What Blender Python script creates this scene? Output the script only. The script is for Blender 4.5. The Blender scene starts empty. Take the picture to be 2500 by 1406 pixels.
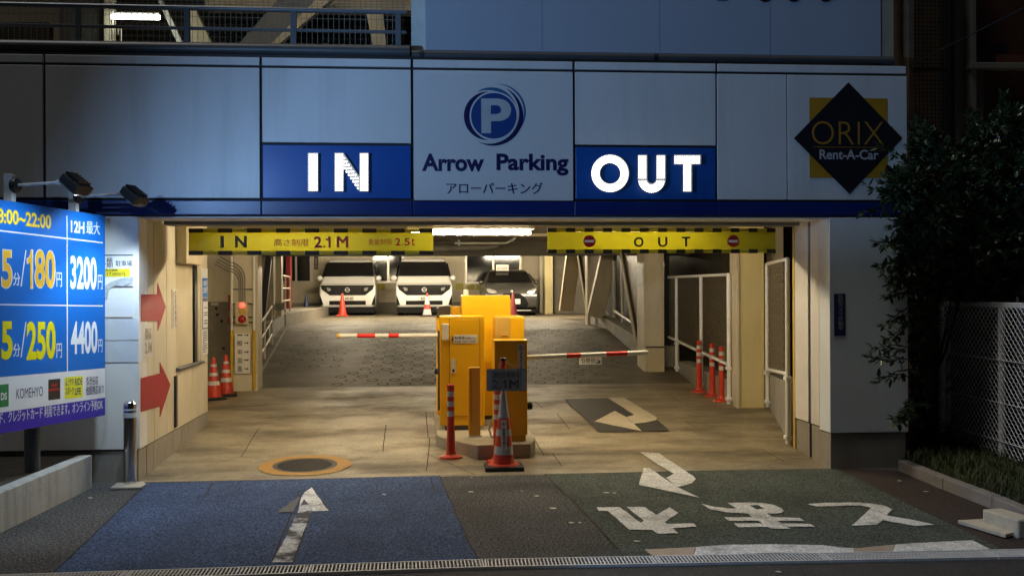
import bpy, bmesh, math, random
from mathutils import Vector, Matrix
from mathutils.geometry import tessellate_polygon
R = math.radians
random.seed(7)
SC = bpy.context.scene
COL = SC.collection

# ------------------------------------------------------------------ camera, world, sun, exposure
CAM_H, FPX, YAW, ROLL = 1.6, 2500.0, R(4.57), 0.004
c_, s_ = math.cos(YAW), math.sin(YAW)
RIGHT0, UP0, FWD = Vector((c_, -s_, 0)), Vector((0, 0, 1)), Vector((s_, c_, 0))
RIGHT = RIGHT0 * math.cos(ROLL) - UP0 * math.sin(ROLL)
UP = RIGHT0 * math.sin(ROLL) + UP0 * math.cos(ROLL)
CAM = Vector((0, 0, CAM_H))
cd = bpy.data.cameras.new('camera')
cd.sensor_width, cd.lens, cd.clip_start, cd.clip_end = 36, 36 * FPX / 2500, 0.05, 500
co = bpy.data.objects.new('camera', cd)
COL.objects.link(co)
co.matrix_world = Matrix(((RIGHT.x, UP.x, -FWD.x, 0), (RIGHT.y, UP.y, -FWD.y, 0), (RIGHT.z, UP.z, -FWD.z, CAM_H), (0, 0, 0, 1)))
SC.camera = co

w = bpy.data.worlds.new('World')
SC.world = w
w.use_nodes = True
wn = w.node_tree
sky = wn.nodes.new('ShaderNodeTexSky')
sky.sky_type = 'NISHITA'
sky.sun_disc = False
SUN_EL, SUN_AZ = R(70), R(252)         # the street's own glow comes from high behind the viewer
sky.sun_elevation, sky.sun_rotation = SUN_EL, SUN_AZ
wn.links.new(sky.outputs[0], wn.nodes['Background'].inputs[0])
wn.nodes['Background'].inputs[1].default_value = 0.0013
sl = bpy.data.lights.new('street_glow', 'SUN')
sl.energy, sl.angle, sl.color = 0.8, R(16), (1.0, 0.96, 0.90)
so = bpy.data.objects.new('street_glow', sl)
COL.objects.link(so)
sd = Vector((math.sin(SUN_AZ) * math.cos(SUN_EL), math.cos(SUN_AZ) * math.cos(SUN_EL), math.sin(SUN_EL)))
so.rotation_euler = sd.to_track_quat('Z', 'Y').to_euler()
SC.view_settings.view_transform = 'Standard'
SC.view_settings.look = 'None'
SC.view_settings.exposure = 0
SC.view_settings.gamma = 1
SC.render.engine = 'CYCLES'
SC.cycles.use_denoising = True
SC.cycles.max_bounces = 8
SC.cycles.sample_clamp_indirect = 6

# ------------------------------------------------------------------ where a line of sight meets a surface
def ray(px, py):
    u, v = px - 1250.0, 703.0 - py
    return RIGHT * u + UP * v + FWD * FPX
def onY(px, py, Y):
    d = ray(px, py); return CAM + d * (Y / d.y)
def onX(px, py, X):
    d = ray(px, py); return CAM + d * (X / d.x)
def onZ(px, py, Z):
    d = ray(px, py); return CAM + d * ((Z - CAM_H) / d.z)
def onP(px, py, p, n):
    d = ray(px, py); return CAM + d * ((p - CAM).dot(n) / d.dot(n))
PROF = [(-50, 0.0), (8.72, 0.0), (14, .27), (19, .83), (21, .88), (60, .88)]
def floor_z(y):
    for (a, za), (b, zb) in zip(PROF, PROF[1:]):
        if y <= b: return za + (zb - za) * (y - a) / (b - a)
    return PROF[-1][1]
def onF(px, py, lift=0.0):
    d = ray(px, py); z = 0.0
    for _ in range(60):
        p = CAM + d * ((z + lift - CAM_H) / d.z)
        z = .5 * z + .5 * floor_z(p.y)
    return p
def zpx(py, Y, px=1250): return onY(px, py, Y).z
def xpx(px, Y, py=703): return onY(px, py, Y).x
def crop(pts, sc, ox, oy): return [(ox + x / sc, oy + y / sc) for x, y in pts]

# ------------------------------------------------------------------ materials
MATS = {}
def pm(name, rgb, rough=.5, metal=0.0, var=.08, scale=6.0, bump=0.0, bscale=40.0, grime=0.0, gcol=(.05, .04, .03), gscale=1.3, emit=None, estr=0, spec=.5, coat=0, gstretch=None, speck=0.0, sscale=160.0, glo=.48, ghi=.72, gdet=7):
    if name in MATS: return MATS[name]
    m = bpy.data.materials.new(name); m.use_nodes = True
    nt = m.node_tree; b = nt.nodes['Principled BSDF']
    def N(t): return nt.nodes.new(t)
    b.inputs['Roughness'].default_value = rough
    b.inputs['Metallic'].default_value = metal
    b.inputs['Specular IOR Level'].default_value = spec
    if coat: b.inputs['Coat Weight'].default_value = coat; b.inputs['Coat Roughness'].default_value = .08
    tc = N('ShaderNodeTexCoord')
    def noise(sc, det=4, rg=.6, src=None):
        n = N('ShaderNodeTexNoise'); n.inputs['Scale'].default_value = sc
        n.inputs['Detail'].default_value = det; n.inputs['Roughness'].default_value = rg
        nt.links.new(src or tc.outputs['Object'], n.inputs['Vector']); return n
    col = N('ShaderNodeRGB'); col.outputs[0].default_value = (*rgb, 1)
    out = col.outputs[0]
    def mix(fac, a, bcol, mode='MIX'):
        x = N('ShaderNodeMix'); x.data_type = 'RGBA'; x.blend_type = mode
        if hasattr(fac, 'links') or hasattr(fac, 'is_linked'): nt.links.new(fac, x.inputs[0])
        else: x.inputs[0].default_value = fac
        nt.links.new(a, x.inputs[6])
        if isinstance(bcol, tuple): x.inputs[7].default_value = (*bcol, 1)
        else: nt.links.new(bcol, x.inputs[7])
        return x.outputs[2]
    def ramp(src, lo, hi, a=0.0, bb=1.0):
        r = N('ShaderNodeMapRange'); r.inputs[1].default_value = lo; r.inputs[2].default_value = hi
        r.inputs[3].default_value = a; r.inputs[4].default_value = bb
        nt.links.new(src, r.inputs[0]); return r.outputs[0]
    if var:
        f = ramp(noise(scale).outputs[0], .3, .7, 1 - var, 1 + var)
        h = N('ShaderNodeHueSaturation'); nt.links.new(out, h.inputs['Color']); nt.links.new(f, h.inputs['Value'])
        out = h.outputs[0]
    if speck:
        f = ramp(noise(sscale, 2, .5).outputs[0], .35, .65, 1 - speck, 1 + speck)
        h = N('ShaderNodeHueSaturation'); nt.links.new(out, h.inputs['Color']); nt.links.new(f, h.inputs['Value'])
        out = h.outputs[0]
    if grime:
        src = None
        if gstretch:
            mp = N('ShaderNodeMapping'); mp.inputs['Scale'].default_value = gstretch
            nt.links.new(tc.outputs['Object'], mp.inputs['Vector']); src = mp.outputs[0]
        f = ramp(noise(gscale, gdet, .65, src).outputs[0], glo, ghi, 0, grime)
        out = mix(f, out, gcol)
        rr = ramp(f, 0, 1, rough, min(1, rough + .25)); nt.links.new(rr, b.inputs['Roughness'])
    nt.links.new(out, b.inputs['Base Color'])
    if bump:
        bp = N('ShaderNodeBump'); bp.inputs['Strength'].default_value = bump; bp.inputs['Distance'].default_value = .01
        nt.links.new(noise(bscale, 5, .6).outputs[0], bp.inputs['Height']); nt.links.new(bp.outputs[0], b.inputs['Normal'])
    if emit:
        b.inputs['Emission Color'].default_value = (*emit, 1); b.inputs['Emission Strength'].default_value = estr
    MATS[name] = m
    return m

M_panel = pm('panel_white', (.64, .66, .68), .42, var=.04, scale=1.0, bump=.04, bscale=3, grime=.28, gcol=(.3, .3, .3), gscale=1.1, gstretch=(3.5, 3.5, .35))
M_pillar = pm('pillar_white', (.80, .79, .76), .38, var=.03, scale=2, grime=.22, gcol=(.32, .28, .22), gscale=1.4, gstretch=(2, 2, .6))
M_joint = pm('joint_black', (.012, .012, .014), .7, var=0)
M_blue = pm('panel_blue', (.009, .08, .36), .3, var=.04, scale=3)
M_band = pm('band_blue', (.004, .022, .17), .32, var=.05, scale=3, grime=.2, gcol=(.02, .03, .06))
M_navy = pm('print_navy', (.005, .006, .075), .4, var=0)
M_midblue = pm('print_blue', (.008, .05, .22), .4, var=0)
M_tealblue = pm('print_teal', (.02, .12, .27), .4, var=0)
M_logopanel = pm('print_pale', (.6, .62, .64), .4, var=0)
M_plinth = pm('plinth_stone', (.30, .275, .24), .5, var=.12, scale=5, grime=.35, gcol=(.09, .08, .07), gscale=2, gstretch=(2, 2, .5), bump=.1, bscale=90)
M_darkmetal = pm('dark_metal', (.085, .088, .095), .45, metal=.3, var=.1)
M_greymetal = pm('grey_metal', (.16, .18, .21), .4, metal=.4, var=.08)
M_galv = pm('galvanised', (.58, .57, .55), .6, metal=.1, var=.12, scale=14, spec=.3)
M_steel = pm('stainless', (.6, .6, .62), .16, metal=1, var=.03)
M_cream = pm('cream_wall', (.64, .58, .44), .5, var=.06, scale=2, grime=.4, gcol=(.25, .2, .12), gscale=1.2, gstretch=(2, 2, .5))
M_creamdark = pm('cream_metal', (.56, .49, .35), .5, var=.06, scale=3, grime=.25, gcol=(.2, .16, .1))
M_yellowcol = pm('yellow_column', (.74, .64, .34), .45, var=.04, scale=2, grime=.2, gcol=(.3, .24, .12), gstretch=(2, 2, .5))
M_ceil = pm('ceiling_cream', (.55, .5, .4), .7, var=.06)
M_conc = pm('concrete_wall', (.34, .33, .30), .75, var=.15, scale=4, bump=.25, bscale=25, grime=.4, gcol=(.16, .15, .13), gscale=2.2, gstretch=(3, 3, .5))
M_concdark = pm('concrete_dark', (.22, .2, .165), .75, var=.15, scale=4, bump=.2, bscale=25, grime=.4, gcol=(.1, .085, .06), gscale=1.6)
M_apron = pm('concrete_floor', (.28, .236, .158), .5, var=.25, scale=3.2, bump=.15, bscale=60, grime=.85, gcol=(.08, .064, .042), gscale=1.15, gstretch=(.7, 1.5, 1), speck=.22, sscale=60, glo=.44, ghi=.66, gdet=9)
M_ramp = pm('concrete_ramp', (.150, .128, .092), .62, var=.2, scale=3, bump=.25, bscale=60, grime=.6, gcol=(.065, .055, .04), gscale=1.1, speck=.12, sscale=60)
M_asphalt = pm('asphalt_grey', (.088, .088, .09), .9, var=.2, scale=1.5, bump=.8, bscale=170, speck=.85, sscale=62, spec=.12, grime=.5, gcol=(.05, .048, .046), gscale=1.3, gstretch=(2, .6, 1))
M_asblue = pm('asphalt_blue', (.055, .088, .172), .9, var=.2, scale=1.8, bump=.8, bscale=170, speck=.7, sscale=66, grime=.55, gcol=(.042, .055, .09), gscale=1.2, gstretch=(2.2, .45, 1), spec=.12)
M_asgreen = pm('asphalt_green', (.08, .096, .084), .9, var=.2, scale=1.8, bump=.8, bscale=170, speck=.7, sscale=66, grime=.6, gcol=(.042, .046, .043), gscale=1.2, gstretch=(2.2, .5, 1), spec=.12)
M_asbrown = pm('asphalt_brown', (.042, .03, .026), .85, var=.15, scale=2, bump=.6, bscale=170, speck=.5, sscale=75, spec=.3)
M_mark = pm('road_paint', (.66, .66, .64), .7, var=.14, scale=5, bump=.4, bscale=120, grime=.6, gcol=(.16, .155, .15), gscale=4.5, speck=.3, sscale=66, spec=.2, glo=.5, ghi=.68)
M_markrust = pm('road_paint_rust', (.36, .27, .19), .65, var=.15, scale=6, grime=.5, gcol=(.3, .3, .3), gscale=6)
M_markworn = pm('road_paint_worn', (.52, .54, .56), .7, var=.1, scale=5, bump=.4, bscale=120, grime=.95, gcol=(.06, .06, .062), gscale=4.2, speck=.3, sscale=66, spec=.2, glo=.44, ghi=.54)
M_blackpaint = pm('road_black', (.028, .027, .026), .6, var=.1, grime=.35, gcol=(.12, .1, .07), gscale=3, gstretch=(.6, 3, 1))
M_crack = pm('crack', (.012, .011, .01), .9, var=0)
M_orangepaint = pm('ring_orange', (.40, .20, .03), .6, var=.15, grime=.85, gcol=(.34, .24, .10), gscale=3, speck=.15, sscale=60)
M_iron = pm('cast_iron', (.07, .066, .06), .55, metal=.5, var=.2, scale=20)
M_yel = pm('machine_yellow', (.74, .39, .006), .36, var=.03, scale=2.5, grime=.08, gcol=(.35, .2, .03), coat=.2)
M_yeldark = pm('machine_seam', (.12, .06, .01), .5, var=0)
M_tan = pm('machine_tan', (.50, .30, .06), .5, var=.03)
M_black = pm('black_plastic', (.015, .015, .016), .45, var=.05)
M_rubber = pm('black_rubber', (.02, .02, .02), .7, var=.1, bump=.1)
M_offwhite = pm('offwhite_plastic', (.66, .62, .52), .45, var=.03)
M_white = pm('white_paint', (.72, .71, .66), .4, var=.04, grime=.12, gcol=(.35, .3, .22), gscale=3)
M_fencewhite = pm('fence_white', (.86, .88, .9), .4, var=.06, grime=.15, gcol=(.3, .28, .25), gscale=5)
M_red = pm('barrier_red', (.62, .02, .015), .4, var=.04)
M_cone = pm('cone_red', (.55, .045, .022), .42, var=.05, grime=.12, gcol=(.3, .05, .03), gscale=5)
M_cone2 = pm('post_red', (.6, .05, .022), .38, var=.05, grime=.1, gcol=(.4, .1, .06), gscale=6)
M_conedark = pm('cone_darkred', (.13, .008, .01), .45, var=.05)
M_coneblue = pm('cone_blue', (.012, .022, .06), .5, var=.05)
M_reflect = pm('reflective_band', (.60, .60, .60), .35, var=.08, scale=15)
M_sleeve = pm('cone_sleeve', (.40, .43, .46), .35, var=.1, scale=10)
M_arrowred = pm('arrow_red', (.34, .007, .016), .45, var=.06, scale=4)
M_banner = pm('banner_yellow', (.50, .45, .015), .5, var=.05, scale=3)
_nt = M_banner.node_tree; _b = _nt.nodes['Principled BSDF']          # thin cloth lets the light behind it through
_tr = _nt.nodes.new('ShaderNodeBsdfTranslucent'); _tr.inputs[0].default_value = (.19, .172, .005, 1)
_ms = _nt.nodes.new('ShaderNodeMixShader'); _ms.inputs[0].default_value = .35
_nt.links.new(_b.outputs[0], _ms.inputs[1]); _nt.links.new(_tr.outputs[0], _ms.inputs[2]); _nt.links.new(_ms.outputs[0], _nt.nodes['Material Output'].inputs[0])
M_sleeve_y = pm('banner_sleeve', (.50, .45, .015), .5, var=.05, scale=3)
M_bannerblk = pm('banner_black', (.02, .02, .012), .55, var=0)
M_printred = pm('print_red', (.30, .012, .01), .5, var=0)
M_printblk = pm('print_black', (.015, .015, .018), .5, var=0)
M_printwhite = pm('print_white', (.8, .8, .8), .5, var=0)
M_signwhite = pm('sign_white', (.68, .66, .6), .45, var=.03)
M_faded = pm('print_faded', (.36, .27, .2), .6, var=.2, scale=30)
M_board = pm('board_blue', (.003, .14, .54), .5, var=.02, spec=.2)
M_boardwhite = pm('board_white', (.78, .8, .82), .35, var=.02)
M_boardpurple = pm('board_violet', (.028, .018, .42), .35, var=.02)
M_boardyel = pm('board_yellow', (.85, .72, .0), .4, var=0)
M_boardorange = pm('board_orange', (.85, .45, .02), .4, var=0)
M_glassdark = pm('window_dark', (.012, .013, .014), .08, var=0, spec=.6)
M_alu = pm('aluminium', (.45, .43, .38), .35, metal=.6, var=.05)
M_carwhite = pm('car_white', (.76, .76, .75), .28, var=0, coat=.7)
M_cargrey = pm('car_grey', (.075, .075, .073), .3, metal=.5, var=0, coat=.7)
M_carblack = pm('car_black', (.006, .006, .007), .55, var=0, spec=.15)
M_carglass = pm('car_glass', (.006, .006, .007), .03, var=0, spec=.35)
M_lampglass = pm('headlamp', (.38, .38, .36), .1, metal=.4, var=0)
M_leaf = pm('leaf', (.035, .062, .026), .38, var=.45, scale=7, spec=.5)
M_leaf2 = pm('leaf_light', (.07, .105, .05), .33, var=.4, scale=7, spec=.6)
M_bark = pm('bark', (.05, .038, .028), .85, var=.3, scale=20)
M_grass = pm('grass_green', (.06, .075, .022), .75, var=.4, scale=5)
M_soil = pm('soil', (.026, .022, .016), .95, var=.3, scale=10, bump=.5, bscale=30)
M_kerb = pm('kerb_stone', (.20, .19, .18), .8, var=.15, scale=8, bump=.2)
M_wood = pm('weathered_block', (.55, .5, .4), .85, var=.2, scale=9, grime=.6, gcol=(.14, .11, .08), gscale=9, bump=.3)
M_brick = pm('dark_brick', (.11, .075, .048), .85, var=.3, scale=9, bump=.3)
M_darkwin = pm('dark_interior', (.08, .03, .02), .6, var=.4, scale=1.5)
M_net = pm('net_black', (.01, .01, .01), .8, var=0)
M_greyframe = pm('frame_grey', (.3, .3, .27), .5, var=.1)
M_louvre = pm('louvre_dark', (.08, .066, .05), .6, var=.15, scale=4)
M_tube = pm('tube_glow', (.9, .85, .7), .4, var=0, emit=(1.0, .82, .54), estr=120)
M_led = pm('led_glow', (.95, .95, .95), .4, var=0, emit=(1.0, .97, .9), estr=3.5)
M_ledbase_glow = pm('led_base_glow', (.3, .3, .3), .5, var=0, emit=(1.0, .97, .92), estr=.16)  # letter backing glows by itself, standing in for light from the bulbs
M_tube2 = pm('led_tube_glow', (.9, .9, .9), .4, var=0, emit=(.93, 1.0, .84), estr=22)
M_redlamp = pm('red_lamp_lit', (.6, .02, .02), .3, var=0, emit=(1.0, .05, .03), estr=5)
M_floodface = pm('flood_glow', (.9, .9, .9), .4, var=0, emit=(.6, .8, 1.0), estr=6)
M_peel = pm('peeled_paper', (.42, .46, .47), .6, var=.25, scale=20)

# ------------------------------------------------------------------ mesh building
def origin_of(o):
    p = Vector((0, 0, 0))
    while o is not None:
        p = p + o.location; o = o.parent
    return p

class MB:
    def __init__(s): s.v, s.f = [], []
    def add(s, vs, fs):
        n = len(s.v); s.v += [Vector(v) for v in vs]; s.f += [tuple(i + n for i in f) for f in fs]; return s
    def quad(s, *p): return s.add(p, [tuple(range(len(p)))])
    def box(s, x0, y0, z0, x1, y1, z1):
        if x0 > x1: x0, x1 = x1, x0
        if y0 > y1: y0, y1 = y1, y0
        if z0 > z1: z0, z1 = z1, z0
        return s.hexa([(x0, y0, z0), (x1, y0, z0), (x1, y1, z0), (x0, y1, z0), (x0, y0, z1), (x1, y0, z1), (x1, y1, z1), (x0, y1, z1)])
    def hexa(s, p): return s.add(p, [(3, 2, 1, 0), (4, 5, 6, 7), (0, 1, 5, 4), (1, 2, 6, 5), (2, 3, 7, 6), (3, 0, 4, 7)])
    def prism(s, pts, ext, holes=()):
        """flat outline(s) pushed along ext"""
        ext = Vector(ext); loops = [[Vector(p) for p in pts]] + [[Vector(p) for p in h] for h in holes]
        tri = tessellate_polygon(loops); fl = [p for l in loops for p in l]; n = len(fl)
        nrm = Vector((0, 0, 0)); l0 = loops[0]
        for i in range(len(l0)): nrm += l0[i].cross(l0[(i + 1) % len(l0)])
        flip = nrm.dot(ext) > 0
        fs = []
        for t in tri:
            a, b, c = fl[t[0]], fl[t[1]], fl[t[2]]
            up = (b - a).cross(c - a).dot(ext) > 0
            t = tuple(t)
            fs.append(t[::-1] if up else t)
            fs.append(tuple(i + n for i in (t if up else t[::-1])))
        k = 0
        for l in loops:
            m = len(l)
            for i in range(m):
                j = (i + 1) % m
                q = (k + i, k + j, k + j + n, k + i + n)
                fs.append(q if flip else q[::-1])
            k += m
        return s.add(fl + [p + ext for p in fl], fs)
    def flat(s, pts, holes=()):
        loops = [[Vector(p) for p in pts]] + [[Vector(p) for p in h] for h in holes]
        tri = tessellate_polygon(loops); fl = [p for l in loops for p in l]
        fs = []
        for t in tri:
            a, b, c = fl[t[0]], fl[t[1]], fl[t[2]]
            n = (b - a).cross(c - a)
            if n.length < 1e-10: continue
            fs.append(tuple(t) if n.dot(CAM - a) > 0 else tuple(t)[::-1])
        return s.add(fl, fs)
    def tube(s, path, r, n=10, caps=True, r1=None):
        path = [Vector(p) for p in path]; m = len(path); rings = []
        ref = None
        for i, p in enumerate(path):
            t = (path[min(i + 1, m - 1)] - path[max(i - 1, 0)]).normalized()
            if ref is None:
                ref = Vector((0, 0, 1)) if abs(t.z) < .9 else Vector((1, 0, 0))
            a = (ref - t * ref.dot(t)).normalized(); ref = a; b = t.cross(a)
            rr = r if r1 is None else r + (r1 - r) * i / (m - 1)
            rings.append([p + (a * math.cos(2 * math.pi * k / n) + b * math.sin(2 * math.pi * k / n)) * rr for k in range(n)])
        fs = []
        for i in range(m - 1):
            for k in range(n):
                fs.append((i * n + k, i * n + (k + 1) % n, (i + 1) * n + (k + 1) % n, (i + 1) * n + k))
        if caps: fs += [tuple(range(n))[::-1], tuple((m - 1) * n + k for k in range(n))]
        return s.add([p for q in rings for p in q], fs)
    def bar(s, a, b, w, h, up=(0, 0, 1)):
        a, b = Vector(a), Vector(b); t = (b - a).normalized(); up = Vector(up)
        sd = t.cross(up)
        if sd.length < 1e-5: sd = t.cross(Vector((0, 1, 0)))
        sd.normalize(); u = sd.cross(t)
        p = []
        for e in (a, b):
            for i, j in ((-1, -1), (1, -1), (1, 1), (-1, 1)): p.append(e + sd * (i * w / 2) + u * (j * h / 2))
        return s.add(p, [(0, 1, 2, 3), (7, 6, 5, 4), (0, 4, 5, 1), (1, 5, 6, 2), (2, 6, 7, 3), (3, 7, 4, 0)])
    def lathe(s, prof, c=(0, 0, 0), n=24, axis='z'):
        c = Vector(c); vs = []; fs = []; m = len(prof)
        for (r, z) in prof:
            for k in range(n):
                a = 2 * math.pi * k / n
                if axis == 'z': vs.append(c + Vector((r * math.cos(a), r * math.sin(a), z)))
                elif axis == 'y': vs.append(c + Vector((r * math.cos(a), -z, r * math.sin(a))))
                else: vs.append(c + Vector((z, r * math.cos(a), r * math.sin(a))))
        for i in range(m - 1):
            for k in range(n):
                fs.append((i * n + k, i * n + (k + 1) % n, (i + 1) * n + (k + 1) % n, (i + 1) * n + k))
        fs += [tuple(range(n))[::-1], tuple((m - 1) * n + k for k in range(n))]
        return s.add(vs, fs)
    def build(s, name, mat, parent=None, local=False, bevel=0.0, smooth=None, seg=2):
        off = Vector((0, 0, 0)) if local else origin_of(parent)
        me = bpy.data.meshes.new(name)
        me.from_pydata([v - off for v in s.v], [], s.f)
        me.materials.append(mat)
        if bevel:
            bm = bmesh.new(); bm.from_mesh(me); bmesh.ops.recalc_face_normals(bm, faces=bm.faces[:]); bm.to_mesh(me); bm.free()
        if smooth is not None:
            me.polygons.foreach_set('use_smooth', [True] * len(me.polygons))
            me.set_sharp_from_angle(angle=R(smooth))
        me.update()
        o = bpy.data.objects.new(name, me); COL.objects.link(o)
        if parent is not None: o.parent = parent
        if bevel:
            b = o.modifiers.new('bevel', 'BEVEL'); b.width = bevel; b.segments = seg; b.limit_method = 'ANGLE'; b.angle_limit = R(40)
        return o

def tag(o, label=None, cat=None, group=None, kind=None):
    if label: o['label'] = label
    if cat: o['category'] = cat
    if group: o['group'] = group
    if kind: o['kind'] = kind
    return o
def thing(name, label, cat, loc=(0, 0, 0), group=None):
    o = bpy.data.objects.new(name, None); COL.objects.link(o); o.location = loc; o.empty_display_size = .1
    return tag(o, label, cat, group)
def struct(o): o['kind'] = 'structure'; return o
def dup(root, loc, label, rotz=0, scale=1.0, group=None):
    def cp(o, par):
        c = o.copy(); COL.objects.link(c); c.parent = par
        for ch in [x for x in COL.objects if x.parent == o]: cp(ch, c)
        return c
    r = cp(root, None); r.location = loc; r.rotation_euler = (0, 0, rotz); r.scale = (scale,) * 3
    r['label'] = label
    if group: r['group'] = group
    return r

# ------------------------------------------------------------------ lettering
def glyphs(body, bold=0.0, line=1.0, align='LEFT', sp=1.0):
    if body == '1':                          # a one with its flag
        return [(.55, 0), (1, 0), (1, 1), (.64, 1), (.5, .87), (.28, .79), (0, .77), (0, .63), (.3, .64), (.55, .70)], [(0, 1, 2, 9), (9, 2, 3, 4), (9, 4, 5, 8), (5, 6, 7, 8)]
    c = bpy.data.curves.new('lettering', 'FONT'); c.body = body; c.size = 1; c.offset = bold; c.space_line = line; c.align_x = align
    c.resolution_u = 4; c.fill_mode = 'FRONT'; c.space_character = sp
    o = bpy.data.objects.new('lettering', c); COL.objects.link(o)
    me = bpy.data.meshes.new_from_object(o.evaluated_get(bpy.context.evaluated_depsgraph_get()))
    vs = [(v.co.x, v.co.y) for v in me.vertices]; fs = [tuple(p.vertices) for p in me.polygons]
    bpy.data.objects.remove(o); bpy.data.curves.remove(c); bpy.data.meshes.remove(me)
    x0, x1 = min(v[0] for v in vs), max(v[0] for v in vs); y0, y1 = min(v[1] for v in vs), max(v[1] for v in vs)
    return [((x - x0) / (x1 - x0), (y - y0) / (y1 - y0)) for x, y in vs], fs
def text_into(mb, body, quad, bold=.02, line=1.0, align='LEFT', mirror=False, sp=1.0, fat=0.0):
    """quad: bottom-left, bottom-right, top-right, top-left in the world"""
    bl, br, tr, tl = [Vector(q) for q in quad]
    if bold > .008 and any(ord(ch) > 0x2E80 for ch in body):      # dense characters: side by side passes keep their counters open
        fat, bold = .55 * min(bold, .03) / max(len(l) for l in body.split('\n')), 0
    if fat:                                  # heavier strokes: three passes side by side, each a hair above the last
        n = (br - bl).cross(tl - bl).normalized() * .0003; e = (br - bl) * fat
        for k, f in enumerate((-1, 0, 1)):
            text_into(mb, body, [bl + e + e * f * 1 + n * k, br - e + e * f + n * k, tr - e + e * f + n * k, tl + e + e * f + n * k], 0.0, line, align, mirror, sp)
        return mb
    vs, fs = glyphs(body, bold, line, align, sp)
    out = []
    for a, b in vs:
        if mirror: a = 1 - a
        out.append((bl * (1 - a) + br * a) * (1 - b) + (tl * (1 - a) + tr * a) * b)
    if mirror: fs = [f[::-1] for f in fs]
    return mb.add(out, fs)
def text(name, body, quad, mat, parent, **k):
    return text_into(MB(), body, quad, **k).build(name, mat, parent)
def rectY(x0, y0, x1, y1, Y, lift=.004):
    """upright rectangle on the plane Y from its picture corners (left, top, right, bottom)"""
    cx, cy = (x0 + x1) / 2, (y0 + y1) / 2
    X0, X1 = onY(x0, cy, Y).x, onY(x1, cy, Y).x; Z1, Z0 = onY(cx, y0, Y).z, onY(cx, y1, Y).z
    y = Y - lift
    return [Vector((X0, y, Z0)), Vector((X1, y, Z0)), Vector((X1, y, Z1)), Vector((X0, y, Z1))]
def plate(mb, quad, t, n):
    """a thin sheet with real thickness behind quad"""
    return mb.prism(quad, Vector(n) * t)
def disc(c, r, n=40, rz=None): return [Vector((c[0] + r * math.cos(2 * math.pi * k / n), c[1], c[2] + (rz or r) * math.sin(2 * math.pi * k / n))) for k in range(n)]

YF = 8.72                                   # front plane of the building
XL, XR = -2.41, 3.49                        # inner faces of the entrance
# ------------------------------------------------------------------ ground
struct(MB().quad((-150, -60, -.03), (150, -60, -.03), (150, 200, -.03), (-150, 200, -.03)).build('ground', M_asphalt))
def sheet(name, pts, mat, z, kind='structure'):
    o = MB().flat([onZ(x, y, z) for x, y in pts]).build(name, mat)
    o['kind'] = kind; return o
mb = MB().quad((-12, 2.0, 0), (12, 2.0, 0), (12, YF + .012, 0), (-12, YF + .012, 0))
struct(mb.build('forecourt', M_asphalt))
sheet('lane_surface', [(355, 1178.5), (720, 1169.5), (1073, 1160.5), (1085, 1190), (1110, 1245), (1170, 1372), (1175, 1400), (-60, 1520), (110, 1412), (345, 1192)], M_asblue, .004)
sheet('lane_surface', [(1329, 1157), (1700, 1148), (2040, 1143.5), (2120, 1180), (2230, 1236), (2330, 1283), (2420, 1325), (2500, 1372), (2520, 1400), (1560, 1400), (1540, 1373), (1510, 1340), (1400, 1220)], M_asgreen, .004)
sheet('pavement_patch', [(2040, 1142), (2230, 1150), (2700, 1320), (2700, 1400), (2530, 1400), (2500, 1374), (2420, 1327), (2330, 1285), (2230, 1238), (2120, 1182)], M_asbrown, .0035)
# apron, ramp and parking level as one sheet that follows the slope
mb = MB(); ys = [YF + .012, 9.5, 10.5, 11.5, 12.5, 13.3, 14]; xs = [-6.5, -2.41, -1, 0, 1, 2.2, 3.49, 6]
def floor_sheet(ys, xs, lift=0.0):
    m = MB(); n = len(xs)
    m.add([(x, y, floor_z(y) + lift) for y in ys for x in xs], [(j * n + i, j * n + i + 1, (j + 1) * n + i + 1, (j + 1) * n + i) for j in range(len(ys) - 1) for i in range(n - 1)])
    return m
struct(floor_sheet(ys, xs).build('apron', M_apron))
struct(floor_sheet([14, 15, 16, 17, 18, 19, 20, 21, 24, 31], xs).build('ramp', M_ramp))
# pressed rings that keep tyres from slipping
mb = MB(); row = 0; y = 14.15; random.seed(3)
while y < 23.4:
    x = -2.2 + (row % 2) * .155
    while x < 3.05:
        if random.random() > (.06 if x > -1.1 else .55) and not (y < 15.2 and (x < -1.5 or x > 2.6)):
            r0, r1 = .064, .080; n = 14; z = floor_z(y) + .004
            k0 = random.uniform(0, 6.28); span = random.uniform(.88, 1.0) * 2 * math.pi
            vs = []
            for k in range(n + 1):
                a = k0 + span * k / n
                for r in (r0, r1): yy = y + 1.2 * r * math.sin(a); vs.append((x + r * math.cos(a), yy, floor_z(yy) + .004))
            mb.add(vs, [(2 * k, 2 * k + 1, 2 * k + 3, 2 * k + 2) for k in range(n)])
        x += .31
    y += .27; row += 1
o = mb.build('ramp_ring_markings', pm('ring_groove', (.036, .03, .023), .9, var=.3)); o['kind'] = 'structure'
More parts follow.
